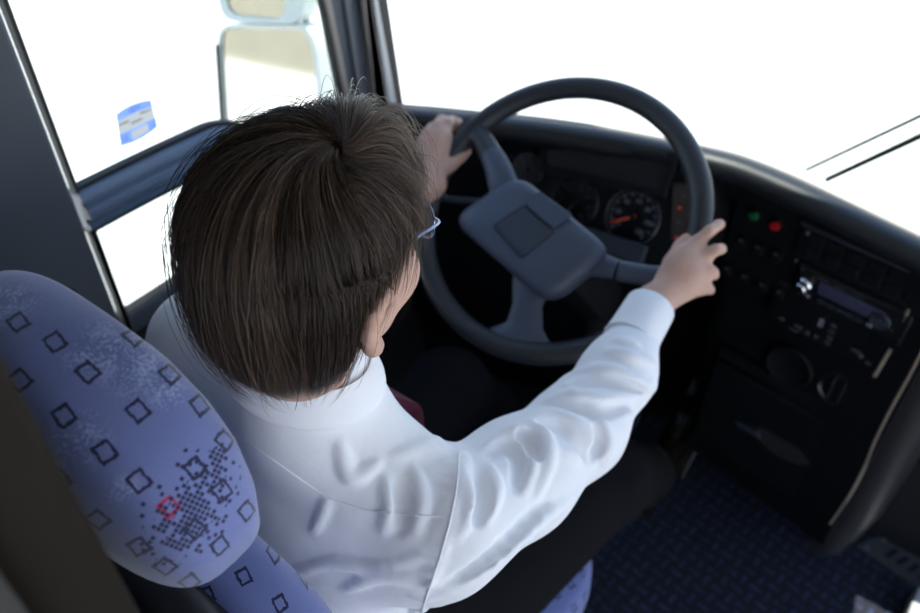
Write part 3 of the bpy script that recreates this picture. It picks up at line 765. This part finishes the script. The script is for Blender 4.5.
# piping under the headrest, posts
for s in (-.07, .07): MB().tube([(hx+s, hy, 1.08), (hx+s, hy, 1.20)], .007, 10).build('headrest_post', 'chrome', seat)
# backrest (fabric front wrapping over the top) and black shell behind it
BZ = [(.50, .20, .035), (.53, .225, .05), (.70, .235, .055), (.90, .238, .055), (1.00, .232, .052), (1.05, .215, .048), (1.08, .185, .042), (1.10, .145, .034), (1.112, .09, .022), (1.115, .03, .008)]
MB().rings([sring(.0, -.268-(z-.5)*.05+(.02 if z > .9 else .0)*0, w, d_, z, 3.0) for z, w, d_ in BZ]).build('backrest', 'moquette2', seat, smooth=70)
MB().rings([sring(.0, -.322-(z-.5)*.05, w-.012, d_*.75, z+.012, 3.4) for z, w, d_ in BZ]).build('back_shell', 'shell', seat, smooth=70)
CZ = [(.375, .20, .22), (.385, .235, .262), (.43, .248, .276), (.475, .246, .274), (.495, .232, .258), (.503, .19, .21), (.505, .05, .06)]
MB().rings([sring(.0, .02, w, d_, z, 4.5) for z, w, d_ in CZ]).build('cushion', 'moquette2', seat, smooth=70)
MB().box((0, 0, .34), (.42, .46, .07)).build('seat_frame', 'shell', seat, bevel=.01)
MB().rings([sring(0, 0, .13, .15, z, 4) for z in (.10, .31)]).build('pedestal', 'rubber', seat)
MB().box((0, 0, .05), (.34, .42, .10)).build('seat_base', 'shell', seat, bevel=.01)

# ================================================================== STEERING WHEEL
WC = Vector((-.027, .447, .967)); WN = Vector((0, -.6, .8)); W2 = Vector((0, .8, .6)); W1 = Vector((1, 0, 0))
def wl(a, b, h=0): return WC+W1*a+W2*b+WN*h
wheel = empty('steering_wheel', WC, 'large black three-spoke steering wheel with slate centre pad', 'steering wheel')
RW = .2200
MB().tube([wl(RW*math.cos(t), RW*math.sin(t)) for t in (2*PI*k/96 for k in range(96))], .0178, 18, loop=True, up=WN).build('rim', 'rim', wheel, smooth=80)
# centre pad: rounded quadrilateral, crowned
HUB = [(-.080, .034), (.122, -.020), (.070, -.134), (-.146, -.078)]
def hubring(s, h, r=.036):
    c = Vector((sum(p[0] for p in HUB)/4, sum(p[1] for p in HUB)/4, 0))
    P = roundpoly([Vector((a, b, 0)) for a, b in HUB], r, 8)
    return [wl(c.x+(p.x-c.x)*s, c.y+(p.y-c.y)*s, h) for p in P]
hub = MB().rings([hubring(.55, -.035), hubring(.90, -.02), hubring(.97, -.002), hubring(1.0, .014), hubring(.985, .026), hubring(.94, .035), hubring(.86, .040), hubring(.7, .042), hubring(.4, .0435)]).build('centre_pad', 'hub', wheel, smooth=80)
def hp_(x, y, h=.0435): return onplane(x, y, wl(0, 0, h), WN)
def hubq(pts, h0, h1, nm, m, r, bev):
    P = roundpoly([hp_(*q, h0) for q in pts], r, 5); return MB().prism(P, WN*(h1-h0)).build(nm, m, hub, smooth=40, bevel=bev, seg=3)
hubq([(495, 226), (524, 206.5), (553, 231), (521, 256)], .040, .0445, 'horn_recess', 'hub_dark', .006, .002)
hubq([(525, 204.5), (540, 192.5), (573, 216), (554, 230)], .040, .0475, 'horn_button', 'hub', .004, .003)
P = [hp_(*q, .0443) for q in ((493, 226.5), (523.5, 205.5), (554.5, 231), (521, 258))]
MB().tube(roundpoly(P, .006, 4), .0012, 6, loop=True, up=WN).build('pad_groove', 'rubber', hub)
P = [hp_(*q, .0437) for q in ((540, 192), (558, 203), (575, 217), (583, 223))]
# spokes
def spoke(pts, wid, thick, nm='spoke', m='hub'):
    P = spline([wl(*p) for p in pts], 5); n = len(P); R_ = []
    for i, p in enumerate(P):
        t = (P[min(i+1, n-1)]-P[max(i-1, 0)]).normalized(); sd = t.cross(WN).normalized(); up_ = sd.cross(t)
        u = i/(n-1)*(len(wid)-1); k = min(int(u), len(wid)-2); f = u-k; w = wid[k]*(1-f)+wid[k+1]*f
        R_.append([p+sd*w*math.cos(a)+up_*thick*math.sin(a) for a in (2*PI*j/16 for j in range(16))])
    return MB().rings(R_).build(nm, m, wheel, smooth=80)
spoke([(-.088, .000, .012), (-.125, .035, .014), (-.150, .052, .010)], [.026, .021, .018], .013)
spoke([(-.148, .050, .010), (-.18, .070, .004), (-.222, .085, .0)], [.019, .017, .026], .014, 'spoke_cover', 'rim')
spoke([(.085, -.048, .010), (.135, -.042, .012)], [.022, .016], .012)
spoke([(.137, -.042, .011), (.18, -.030, .006), (.222, -.018, .0)], [.0165, .016, .024], .0125, 'spoke_cover', 'hub')
spoke([(.022, -.105, .006), (.034, -.145, .006), (.044, -.175, .002), (.050, -.208, .0)], [.034, .024, .030, .072], .011)

# column with shroud and stalks
colm = empty('steering_column', (WC.x, .62, .75), 'dark steering column shroud with a slim indicator stalk below the wheel', 'steering column')
p0, p1, p2 = wl(-.01, -.03, -.04), wl(-.005, -.03, -.14), wl(0, -.03, -.36)
MB().rings([[p+W1*a*k+W2*b_*k for a, b_ in ((.045, -.04), (.055, 0), (.045, .04), (0, .052), (-.045, .04), (-.055, 0), (-.045, -.04), (0, -.05))] for p, k in ((p0, .7), (p0-WN*.02, 1.), (p1, 1.12), (p1-WN*.02, 1.), (p2, .9))]).build('shroud', 'dash', colm, smooth=60)
MB().tube([p2, p2+Vector((0, .05, -.30)), p2+Vector((0, .06, -.62))], .03, 12).build('column_tube', 'dash', colm)
st_ = MB().tube(spline([wl(-.04, -.03, -.07), wl(-.12, .00, -.075), at(447, 199, 1.44), at(438, 190, 1.45)], 4), [.006]*9+[.0085]*4, 10).build('indicator_stalk', 'dash_blue', colm)

# pedals
def pedal(c, w, l, label, tx=-.75):
    R = Matrix.Rotation(tx, 3, 'X'); e = empty('pedal', c, label, 'pedal')
    b = MB().box(c, (w, .012, l), Matrix.Rotation(-tx*.8, 3, 'X')).build('pedal_pad', 'shoe', e, bevel=.004)
    MB().tube([Vector(c)+Vector((0, .01, 0)), Vector(c)+Vector((0, .10, .06)), Vector(c)+Vector((0, .13, .02))], .008, 8).build('pedal_arm', 'rubber', e)
pedal((.152, .905, .150), .085, .26, 'wide dark accelerator pedal under the right shoe', .95)
pedal((.02, .80, .17), .07, .07, 'small square brake pedal left of the accelerator', .9)

# ================================================================== THE DRIVER
HC = Vector((.053, -.112, 1.296))
HR = Matrix.Rotation(math.radians(2), 3, 'Z') @ Matrix.Rotation(math.radians(-8), 3, 'X')
def hd(x, y, z): return HC+HR@Vector((x, y, z))
SR, SL = Vector((.188, -.108, .998)), Vector((-.172, -.100, 1.036))
ER, WR = Vector((.212, .122, .942)), at(653, 303, 1.155)
EL, WL = Vector((-.290, .14, .93)), at(431, 184, 1.365)
KR, AR = Vector((.168, .375, .535)), Vector((.150, .715, .165))
KL, AL = Vector((-.165, .36, .56)), Vector((-.165, .66, .11))
HPR, HPL = Vector((.10, -.10, .585)), Vector((-.10, -.10, .585))
person = Field((-.42, -.36, -.01), (.40, .96, 1.48), .0035)
P_ = person
# trunk
P_.cone((0, -.13, .58), (.0, -.15, .76), .115, .10, .04, sq=((0, 1, 0), 1.15))
P_.cone((0, -.15, .76), (.012, -.135, .95), .10, .115, .04, sq=((0, 1, 0), 1.3))
P_.cone(SL+Vector((.03, 0, -.03)), SR-Vector((.03, 0, .03)), .046, .046, .04)
P_.cone(HPL, HPR, .095, .095, .04)
# neck, head
P_.cone((.030, -.125, 1.06), hd(0, -.030, -.055), .046, .051, .02)
P_.ell(hd(0, -.016, .014), (.070, .086, .078), .02, R=HR)
P_.ell(hd(0, .026, -.030), (.066, .064, .080), .025, R=HR)
for s in (-1, 1):
    P_.cone(hd(.052*s, -.004, -.055), hd(.018*s, .072, -.098), .018, .016, .025)
    P_.ell(hd(.047*s, .050, -.032), (.024, .028, .028), .02, R=HR)
    P_.cone(hd(.012*s, .088, .022), hd(.044*s, .074, .020), .008, .008, .012)
P_.ell(hd(0, .074, -.098), (.022, .018, .016), .02, R=HR)
for s in (-1, 1): P_.ell(hd(.031*s, .094, .000), (.016, .014, .011), .010, mode='sub', R=HR)
P_.cone(hd(0, .088, .012), hd(0, .110, -.030), .008, .011, .010)
for s in (-1, 1): P_.ell(hd(.011*s, .101, -.036), (.008, .010, .007), .006, R=HR)
P_.cone(hd(-.018, .088, -.062), hd(.018, .088, -.062), .0055, .0055, .006); P_.cone(hd(-.015, .086, -.072), hd(.015, .086, -.072), .0065, .0065, .006)
for s in (-1, 1):   # ears: rim, lobe, hollow
    P_.chain([hd(.070*s, .006, -.046), hd(.078*s, .010, -.024), hd(.084*s, -.004, -.010), hd(.087*s, -.022, -.020), hd(.084*s, -.024, -.040), hd(.079*s, -.012, -.062), hd(.073*s, .001, -.070)], [.007, .0065, .006, .006, .006, .0075, .0075], .007)
    P_.ell(hd(.075*s, -.008, -.038), (.005, .016, .024), .006, R=HR)
# arms
P_.chain([SR-Vector((.01, 0, .01)), ER, WR], [.042, .034, .026], .02); P_.chain([SL+Vector((.01, 0, -.01)), EL, WL], [.042, .034, .025], .02)
# legs under the trousers
for (h, k, a) in ((HPR, KR, AR), (HPL, KL, AL)): P_.chain([h, k, a], [.075, .050, .034], .02); P_.cone(a, a+Vector((0, .10, -.055)), .028, .024, .015)
def hand(w, palm, knuck, fingers, thumb, pr):
    """w wrist point; palm extra centres; each finger: knuckle, middle joint, end joint, tip"""
    for kp_ in knuck: P_.cone(w, kp_, .0185, .0100, .010)
    for c, r in palm: P_.ell(c, (r, r, r), .015)
    for f, r in fingers: P_.chain(f, [r*1.06, r, r*.93, r*.84][:len(f)], .0025)
    for kp_ in knuck: P_.ell(kp_, (.0108,)*3, .006)
    P_.chain(thumb, [.0150, .0118, .0098, .0085], .005)
# right hand over the rim at three o'clock
kn = [at(697, 243, 1.190), at(705, 256, 1.184), at(707, 272, 1.182), at(702, 287, 1.180)]
hand(WR, [(at(680, 268, 1.178), .020), (at(686, 258, 1.184), .018), (at(690, 276, 1.176), .018)], kn,
     [([kn[0], at(709.5, 231, 1.188), at(718.5, 225, 1.205), at(720.5, 224, 1.222)], .0084),
      ([kn[1], at(715.5, 250, 1.180), at(721, 249, 1.200), at(717, 249, 1.226)], .0086),
      ([kn[2], at(713, 273, 1.184), at(714, 275, 1.212), at(706, 272, 1.236)], .0082),
      ([kn[3], at(709, 289, 1.182), at(710, 290, 1.204), at(702, 287, 1.228)], .0074)],
     [at(664, 282, 1.172), at(672, 262, 1.190), at(680, 247, 1.205), at(686, 239, 1.214)], 0)
# left hand on the rim at ten o'clock
kn = [at(447, 124, 1.414), at(437, 127, 1.404), at(428, 134, 1.396), at(423, 143, 1.388)]
hand(WL, [(at(438, 150, 1.390), .019), (at(441, 140, 1.396), .017)], kn,
     [([kn[0], at(452, 120, 1.436), at(458, 122, 1.454), at(464, 129, 1.456)], .0080),
      ([kn[1], at(441, 119, 1.430), at(450, 121, 1.456), at(458, 130, 1.460)], .0082),
      ([kn[2], at(431, 127, 1.424), at(440, 128, 1.452), at(449, 138, 1.460)], .0078),
      ([kn[3], at(426, 139, 1.415), at(434, 138, 1.445), at(443, 147, 1.456)], .0070)],
     [at(440, 170, 1.380), at(450, 165, 1.382), at(460, 157, 1.392), at(467, 151, 1.402)], 0)
V, Q = P_.mesh('person', 'skin', smooth=2)
body = npmesh('person', V, Q, 'skin', origin=(0, -.1, .5))
tag(body, 'person in white shirt with short dark hair, both hands on the steering wheel', 'person')
del person, P_
# eyes
for s in (-1, 1):
    e = MB().ell(hd(.031*s, .077, .000), (.0115,)*3, HR).build('eye', 'eye', body)
    MB().ell(hd(.031*s, .0865, -.001), (.0055, .003, .0055), HR).build('iris', 'iris', e)
    MB().tube(spline([hd(.016*s, .094, .024), hd(.032*s, .094, .030), hd(.047*s, .082, .024)], 4), [.002, .003, .003, .003, .003, .003, .003, .003, .0012], 8, flat=.6).build('eyebrow', 'scalp', body)
MB().ell(hd(0, .0905, -.067), (.017, .004, .008), HR).build('lips', 'lip', body)

# ---- shirt
CU0, CU1 = ER.lerp(WR, .70), ER.lerp(WR, .93)
def shirt_field(h):
    f = Field((-.42, -.36, .50), (.34, .42, 1.22), h)
    f.cone((0, -.13, .58), (.0, -.15, .76), .150, .140, .04, sq=((0, 1, 0), 1.25))
    f.cone((0, -.15, .76), (.012, -.130, .93), .142, .150, .05, sq=((0, 1, 0), 1.35))
    f.cone(SL+Vector((.03, 0, -.035)), SR+Vector((-.03, 0, -.035)), .076, .076, .05)
    f.cone((.034, -.128, 1.095), SR+Vector((-.03, 0, .006)), .060, .048, .045)
    f.cone((.034, -.128, 1.095), SL+Vector((.03, 0, .012)), .060, .050, .045)
    f.cone((.035, -.127, 1.09), (.035, -.126, 1.142), .066, .062, .02)
    f.chain([SR+Vector((0, 0, -.006)), SR.lerp(ER, .5)+Vector((0, 0, -.008)), ER, ER.lerp(WR, .45)+Vector((.007, 0, -.004)), CU0+Vector((.003, 0, -.002))], [.065, .061, .053, .043, .034], .03)
    f.chain([SL, EL, EL.lerp(WL, .58)], [.068, .060, .040], .03)
    return f
f0 = shirt_field(.008); V0, Q0 = f0.mesh('x', 'shirt')
sb = BVHTree.FromPolygons([Vector(v) for v in V0], [tuple(int(i) for i in q) for q in Q0])
def onshirt(x, y, sink=0):
    h, n, _, _ = sb.ray_cast(CAM, ray(x, y))
    if h is None: return None
    if n.dot(ray(x, y)) > 0: n = -n
    return h-n*sink
def sfold(f, pts, r, sink, mode='add', k=.02, taper=True):
    P = [onshirt(x, y, sink) for x, y in pts]; P = [p for p in P if p is not None]
    if len(P) < 2: return
    P = spline(P, 4); n = len(P)
    rs = [r*(.35+.65*math.sin(PI*min(1, max(0, (i+.5)/n)))) if taper else r for i in range(n)]
    f.chain(P, rs, k, mode)
fs = shirt_field(.0030)
def cz_(L): return [(360+x/1.736, 260+y/1.736) for x, y in L]
RID = [
 (cz_([(350, 208), (400, 190), (440, 195), (480, 213), (512, 222)]), .0075), (cz_([(318, 248), (370, 235), (420, 243), (470, 236), (505, 215)]), .0080),
 (cz_([(288, 276), (330, 268), (375, 285), (410, 320), (425, 350)]), .0085), (cz_([(262, 292), (300, 288), (322, 312), (326, 350), (308, 405)]), .0075),
 (cz_([(395, 258), (420, 290), (432, 320), (422, 352)]), .0070), (cz_([(212, 328), (250, 303), (280, 303), (300, 340), (285, 405)]), .0080),
 (cz_([(182, 340), (178, 380), (192, 430), (168, 480)]), .0075), (cz_([(430, 160), (470, 168), (510, 183)]), .0060), (cz_([(340, 325), (380, 348), (402, 388)]), .0065),
 (cz_([(130, 585), (230, 520), (330, 440), (385, 395)]), .0085), (cz_([(440, 255), (470, 275), (480, 300)]), .0060), (cz_([(225, 360), (235, 400), (220, 450)]), .0060),
 (cz_([(445, 140), (480, 148), (520, 160)]), .0050), (cz_([(360, 215), (375, 240), (400, 258)]), .0055),
 ([(340, 443), (344, 460), (351, 476), (362, 474), (378, 462)], .0050), ([(395, 455), (420, 450), (445, 455)], .0050),
 ([(290, 575), (330, 562), (372, 568), (420, 556)], .0055),
 ([(385, 480), (392, 505), (384, 530)], .0055), ([(415, 470), (422, 500), (416, 530)], .0050), ([(328, 500), (322, 515), (314, 532)], .0022),
 ([(420, 445), (433, 443), (447, 450)], .0060), ([(345, 590), (380, 575), (415, 580)], .0060),
]
for pts, r in RID: sfold(fs, pts, r*1.05, r*.28, 'add', .008)
GRO = [
 (cz_([(360, 222), (410, 212), (450, 215), (490, 228)]), .0060), (cz_([(330, 256), (380, 256), (420, 262), (460, 256)]), .0060),
 (cz_([(305, 290), (345, 290), (370, 312), (395, 345)]), .0060), (cz_([(275, 305), (295, 315), (302, 345)]), .0055), (cz_([(225, 340), (255, 325), (275, 350), (268, 395)]), .0060),
 (cz_([(405, 292), (412, 320), (405, 345)]), .0055), (cz_([(205, 375), (212, 420), (200, 455)]), .0060), (cz_([(150, 560), (240, 500), (320, 420)]), .0050),
 ([(398, 482), (404, 505), (400, 530)], .0045),
]
for pts, r in GRO: sfold(fs, pts, r*1.1, -r*.22, 'sub', .008)
# puckers either side of the armhole seam
ARM = [(459, 452), (458, 475), (455, 497), (449, 525), (439, 560), (426, 598), (418, 625)]
armP = [p for p in (onshirt(x, y, 0) for x, y in ARM) if p is not None]
armS = spline(armP, 6)
for i, p in enumerate(armS[::2]):
    q = onshirt(*(lambda P: (460+F*((P-CAM).dot(CR))/((P-CAM).dot(CD))-10, 306.5-F*((P-CAM).dot(CU))/((P-CAM).dot(CD))+random.uniform(-3, 3)))(p), .0018)
    if q is not None: fs.cone(p, q, .0042, .0025, .008)
V, Q = fs.mesh('shirt', 'shirt', smooth=1)
# hem inside trousers, open wrist
shirt = npmesh('shirt', V, Q, 'shirt', body)
sb = BVHTree.FromPolygons([Vector(v) for v in V], [tuple(int(i) for i in q) for q in Q])
def seam(pts, r, nm, n=8, sink=-.0002):
    P = [onshirt(x, y, sink) for x, y in pts]; P = [p for p in P if p is not None]
    if len(P) > 1:
        dense = []
        for a, b_ in zip(pts[:-1], pts[1:]):
            for k in range(n):
                q = onshirt(a[0]+(b_[0]-a[0])*k/n, a[1]+(b_[1]-a[1])*k/n, sink)
                if q is not None: dense.append(q)
        MB().tube(dense, r, 6).build(nm, 'shirt', shirt)
seam([(233, 434), (268, 456), (303, 481), (328, 498), (365, 510), (405, 515), (448, 517)], .0011, 'yoke_seam')
seam(ARM, .0013, 'armhole_seam')
# cuff
ax = (WR-ER).normalized(); cb = []
for t, r in ((.66, .0370), (.68, .0362), (.74, .0356), (.86, .0350), (.955, .0342), (.96, .0330), (.955, .0315), (.80, .0315)):
    cb.append((r, (WR-ER).length*t))
MB().lathe(ER, ax, cb, 40).build('cuff', 'shirt', shirt, smooth=70)
ax = (WL-EL).normalized(); MB().lathe(EL, ax, [(r, (WL-EL).length*t) for t, r in ((.54, .040), (.60, .038), (.70, .036), (.705, .033), (.6, .031))], 32).build('cuff', 'shirt', shirt, smooth=70)
# collar: a folded band standing round the neck
R_ = []
for a_, (h, r) in enumerate(((1.136, .076), (1.140, .0795), (1.147, .079), (1.162, .075), (1.175, .0695), (1.178, .067), (1.174, .064), (1.150, .064), (1.12, .066))):
    R_.append([Vector((.035, -.125, h))+Vector((math.cos(t)*r*.94, math.sin(t)*r*.95, -.020*math.sin(t)*(1 if math.sin(t) > 0 else .85)-.012*max(0, math.cos(t)))) for t in (2*PI*k/48 for k in range(48))])
MB().rings(R_, caps=False, loop=True).build('collar', 'shirt', shirt, smooth=70)
# tie
tk = [Vector((.035, -.045, 1.035)), Vector((.034, -.010, .995)), Vector((.03, .012, .96)), Vector((.025, .012, .88)), Vector((.02, .005, .78)), Vector((.02, .01, .70))]
P = spline(tk, 5); R_ = []
for i, p in enumerate(P):
    t = i/(len(P)-1); w = .016 if t < .08 else .017+.024*t; th_ = .009*(1-t)+.003
    R_.append([p+Vector((a*w, b_*th_, 0)) for a, b_ in ((-1, 0), (-.9, 1), (.9, 1), (1, 0), (.9, -1), (-.9, -1))])
MB().rings(R_).build('tie', 'tie', body, smooth=50)
# ---- trousers
ft = Field((-.36, -.34, .06), (.40, .82, .74), .005)
ft.cone(HPL+Vector((0, -.01, .02)), HPR+Vector((0, -.01, .02)), .125, .125, .04)
ft.cone((0, -.13, .58), (0, -.135, .69), .145, .135, .04, sq=((0, 1, 0), 1.2))
for h_, k_, a_ in ((HPR, KR, AR), (HPL, KL, AL)):
    ft.chain([h_, k_+Vector((0, -.01, 0)), k_.lerp(a_, .5), a_.lerp(k_, .12)], [.098, .074, .066, .058], .03)
for s in (-1, 1):
    K, A = (KR, AR) if s > 0 else (KL, AL)
    ft.cone(K+Vector((-.05, -.07, .03)), K+Vector((.05, -.03, .055)), .012, .010, .02)
    ft.cone(K.lerp(A, .3)+Vector((-.05, -.03, .0)), K.lerp(A, .45)+Vector((.06, -.02, 0)), .012, .012, .02)
V, Q = ft.mesh('trousers', 'trouser', smooth=2); npmesh('trousers', V, Q, 'trouser', body)
# ---- shoes
for A, dr in ((AR, Vector((.0, .86, .42))), (AL, Vector((-.05, .95, -.12)))):
    dr = dr.normalized(); fsx = Field(A-Vector((.09, .12, .16)), A+Vector((.09, .28, .08)), .004)
    toe = A+dr*.185+Vector((0, 0, -.040)); heel = A+Vector((0, -.045, -.055))
    fsx.cone(heel, toe, .036, .030, .02, sq=((0, 0, 1), 1.15)); fsx.cone(A+Vector((0, 0, -.01)), heel.lerp(toe, .45), .042, .036, .025)
    fsx.ell(toe+dr*.012, (.046, .048, .026), .02)
    fsx.cone(heel+Vector((0, -.005, -.022)), toe+Vector((0, .02, -.022)), .034, .040, .006, sq=((0, 0, 1), 3.2))
    V, Q = fsx.mesh('shoe', 'shoe', smooth=1); npmesh('shoe', V, Q, 'shoe', body)

# ---- hair
HCt = np.array(HC); HRn = np.array(HR)
ZE = np.array([(0, .050), (30, .042), (48, .034), (62, .018), (76, -.004), (84, -.016), (92, -.014), (98, -.050), (105, -.098), (122, -.108), (145, -.101), (180, -.097)])
def hair_surf(phi, s, off, len_=1.):
    """phi azimuth (0 front, clockwise to the right), s 0 crown .. 1 tip; arrays"""
    az = np.degrees(np.abs((phi+PI) % (2*PI)-PI)); ze = np.interp(az, ZE[:, 0], ZE[:, 1])
    cz = .018; rzt, rzb = .089, .165
    ce = np.where(ze > cz, (ze-cz)/rzt, (ze-cz)/rzb); pe = np.arccos(np.clip(ce, -.95, .95))
    ps = s*pe*len_; c, sn = np.cos(ps), np.sin(ps)
    ex = .0765+off; ey = .0990+off+.014*np.maximum(0, np.cos(phi))
    # squarer crown
    sn = np.sign(sn)*np.abs(sn)**.95
    x = ex*sn*np.sin(phi); y = ey*sn*np.cos(phi)-.006+.018*(1-s)*0
    z = cz+np.where(c > 0, (rzt+off)*c, rzb*c)
    q = np.maximum(0, 1-s)**3; x = x+.036*q; y = y+.004*q
    rho = np.sqrt((x/ex)**2+((y+.006)/ey)**2); z = np.where(c > 0, cz+(rzt+off)*np.sqrt(np.maximum(.0, 1-np.minimum(1, rho)**(2/.95))), z)
    return x, y, z
def hair_world(x, y, z):
    p = np.stack([x, y, z], -1); return p@HRn.T+HCt
# cap
ph = np.linspace(-PI, PI, 97)[:-1]; sv = np.linspace(.0, 1., 30)
G = []
for s in sv:
    x, y, z = hair_surf(ph, np.full_like(ph, max(s, .001))*.97, -.006-.004*s)
    G.append(hair_world(x, y, z))
b = MB().rings([[Vector(p) for p in g_] for g_ in G], caps=False); b.f.append(tuple(range(96)))
cap = b.build('hair', 'scalp', body, smooth=80)
N, K = 17000, 14
phi0 = rng.uniform(-PI, PI, N)
z01 = rng.random(N)
start = np.where(z01 < .40, 0.02+.16*rng.random(N), .05+.75*rng.random(N)**1.2)      # strand roots all over the head
clump = np.array([pnoise(Vector((math.cos(a)*4.0, math.sin(a)*4.0, s_*2.0))) for a, s_ in zip(phi0, start)])
clump2 = np.array([pnoise(Vector((math.cos(a)*11., math.sin(a)*11., 5+s_*4.0))) for a, s_ in zip(phi0, start)])
lay = rng.uniform(-.004, .009, N)+clump*.010+clump2*.009
endl = 1.+rng.normal(0, .035, N)+clump2*.09
S = np.linspace(0, 1, K)[None, :]
s = start[:, None]+(endl-start)[:, None]*S
swirl = .9*np.exp(-s*3.2)
wob = .05*np.sin(s*7+clump[:, None]*9+phi0[:, None]*3)*s + clump2[:, None]*.30*s
ph_ = phi0[:, None]+swirl+wob*.8+rng.normal(0, .10, N)[:, None]*S
off = lay[:, None]*(.35+.65*np.minimum(1, s*1.6))+.003*np.sin(s*9+rng.uniform(0, 6, N)[:, None])*.5-.004*np.maximum(0, s-.85)*5*(rng.random(N)[:, None]*.8)
off = off-.007*np.maximum(0, 1-S*5)*(start[:, None] > .12)
x, y, z = hair_surf(ph_, s, off)
W_ = hair_world(x, y, z)
# crown tuft and flyaways lifted off the head
fly = rng.random(N) < .045
lift = rng.uniform(.004, .020, N)*fly; up_v = HRn@np.array([0, 0, 1.]); rad = W_-HCt; rad /= np.linalg.norm(rad, axis=2)[:, :, None]
W_ += rad*(lift[:, None]*np.sin(S*PI*.75))[:, :, None]
# front-crown tuft rising towards the windscreen
az = np.abs((phi0+PI) % (2*PI)-PI)
tuft = (az < .9) & (start < .16) & (rng.random(N) < .30)
W_ += (np.array([0.03, .10, 1.0])*(tuft*rng.uniform(.004, .022, N))[:, None])[:, None, :]*(np.sin(S*PI*.9)**1.3)[:, :, None]
def strands(W_, wid, name, material, parent, tone):
    N, K, _ = W_.shape; T = np.gradient(W_, axis=1); T /= np.linalg.norm(T, axis=2)[:, :, None]+1e-9
    rad = W_-HCt; B = np.cross(T, rad); B /= np.linalg.norm(B, axis=2)[:, :, None]+1e-9; C_ = np.cross(B, T)
    w = wid[:, None]*np.interp(np.linspace(0, 1, K), [0, .15, .7, 1], [.7, 1, .8, .15])[None, :]
    V = np.stack([W_+(B*math.cos(a)+C_*math.sin(a)*.7)*w[:, :, None] for a in (math.radians(-30), math.radians(90), math.radians(210))], 2)   # N,K,3,3
    V = V.reshape(-1, 3); i = (np.arange(N)[:, None]*K+np.arange(K-1)[None, :]).ravel()*3
    Q = np.concatenate([np.stack([i+j, i+(j+1) % 3, i+3+(j+1) % 3, i+3+j], 1) for j in range(3)])
    return npmesh(name, V, Q, material, parent, tone=np.repeat(tone, K*3))
tone = np.clip(rng.beta(1.4, 4.5, N)*1.1+.2*clump2+.15*clump+(rng.random(N) < .05)*1.1, 0, 1.9)
tone[tuft] += .35  # backlit glow of the tuft put into its lighter strand tone
hs = strands(W_, rng.uniform(.00022, .00046, N), 'hair_strands', 'hair', cap, tone); hs['kind'] = 'stuff'
# ---- glasses
gs_ = empty('eyeglasses', hd(0, .10, 0), 'thin steel framed eyeglasses worn by the driver, rim showing past the temple', 'glasses')
for s in (-1, 1):
    P = []
    for k in range(28):
        a = 2*PI*k/28; cx, cy = math.cos(a), math.sin(a)
        P.append(hd(.034*s+.026*math.copysign(abs(cx)**.8, cx), .104-.010*abs(cx*(1 if cx*s > 0 else 0)), .000+.019*math.copysign(abs(cy)**.8, cy)))
    MB().tube(P, .0013, 8, loop=True).build('lens_rim', 'specs', gs_)
    MB().prism(P, HR@Vector((0, -.0015, 0))).build('lens', 'lens', gs_, smooth=0)
    MB().tube(spline([hd(.060*s, .095, .008), hd(.069*s, .085, .010), hd(.074*s, .03, .014), hd(.078*s, -.008, .004), hd(.082*s, -.026, -.026)], 4), .0016, 8).build('temple_arm', 'specs', gs_)
MB().tube(spline([hd(-.010, .104, .006), hd(0, .108, .010), hd(.010, .104, .006)], 4), .0013, 8).build('bridge', 'specs', gs_)

# ================================================================== LIGHT
w = bpy.data.worlds.new('sky'); SC.world = w; w.use_nodes = True
nt = w.node_tree; bg = nt.nodes['Background']
tc = nt.nodes.new('ShaderNodeTexCoord'); sp = nt.nodes.new('ShaderNodeSeparateXYZ'); nt.links.new(tc.outputs['Generated'], sp.inputs[0])
mr = nt.nodes.new('ShaderNodeMapRange'); nt.links.new(sp.outputs[2], mr.inputs[0]); mr.inputs[1].default_value = 0; mr.inputs[2].default_value = .7
mx = nt.nodes.new('ShaderNodeMix'); mx.data_type = 'RGBA'; nt.links.new(mr.outputs[0], mx.inputs[0])
mx.inputs[6].default_value = (.80, .88, 1.0, 1); mx.inputs[7].default_value = (.34, .55, 1.0, 1)
nt.links.new(mx.outputs[2], bg.inputs[0]); bg.inputs[1].default_value = 1.6
sun = bpy.data.objects.new('sun', bpy.data.lights.new('sun', 'SUN')); COL.objects.link(sun)
sun.data.energy = 9.; sun.data.angle = .01; sun.data.color = (1, .96, .88)
el, az = math.radians(76), math.radians(12)      # high, ahead and a little to the left
dv = Vector((-math.sin(az)*math.cos(el), math.cos(az)*math.cos(el), math.sin(el)))
sun.rotation_euler = dv.to_track_quat('Z', 'Y').to_euler()
SC.view_settings.view_transform = 'Standard'; SC.view_settings.look = 'None'; SC.view_settings.gamma = 1
SC.view_settings.use_curve_mapping = False; SC.view_settings.exposure = 0.08
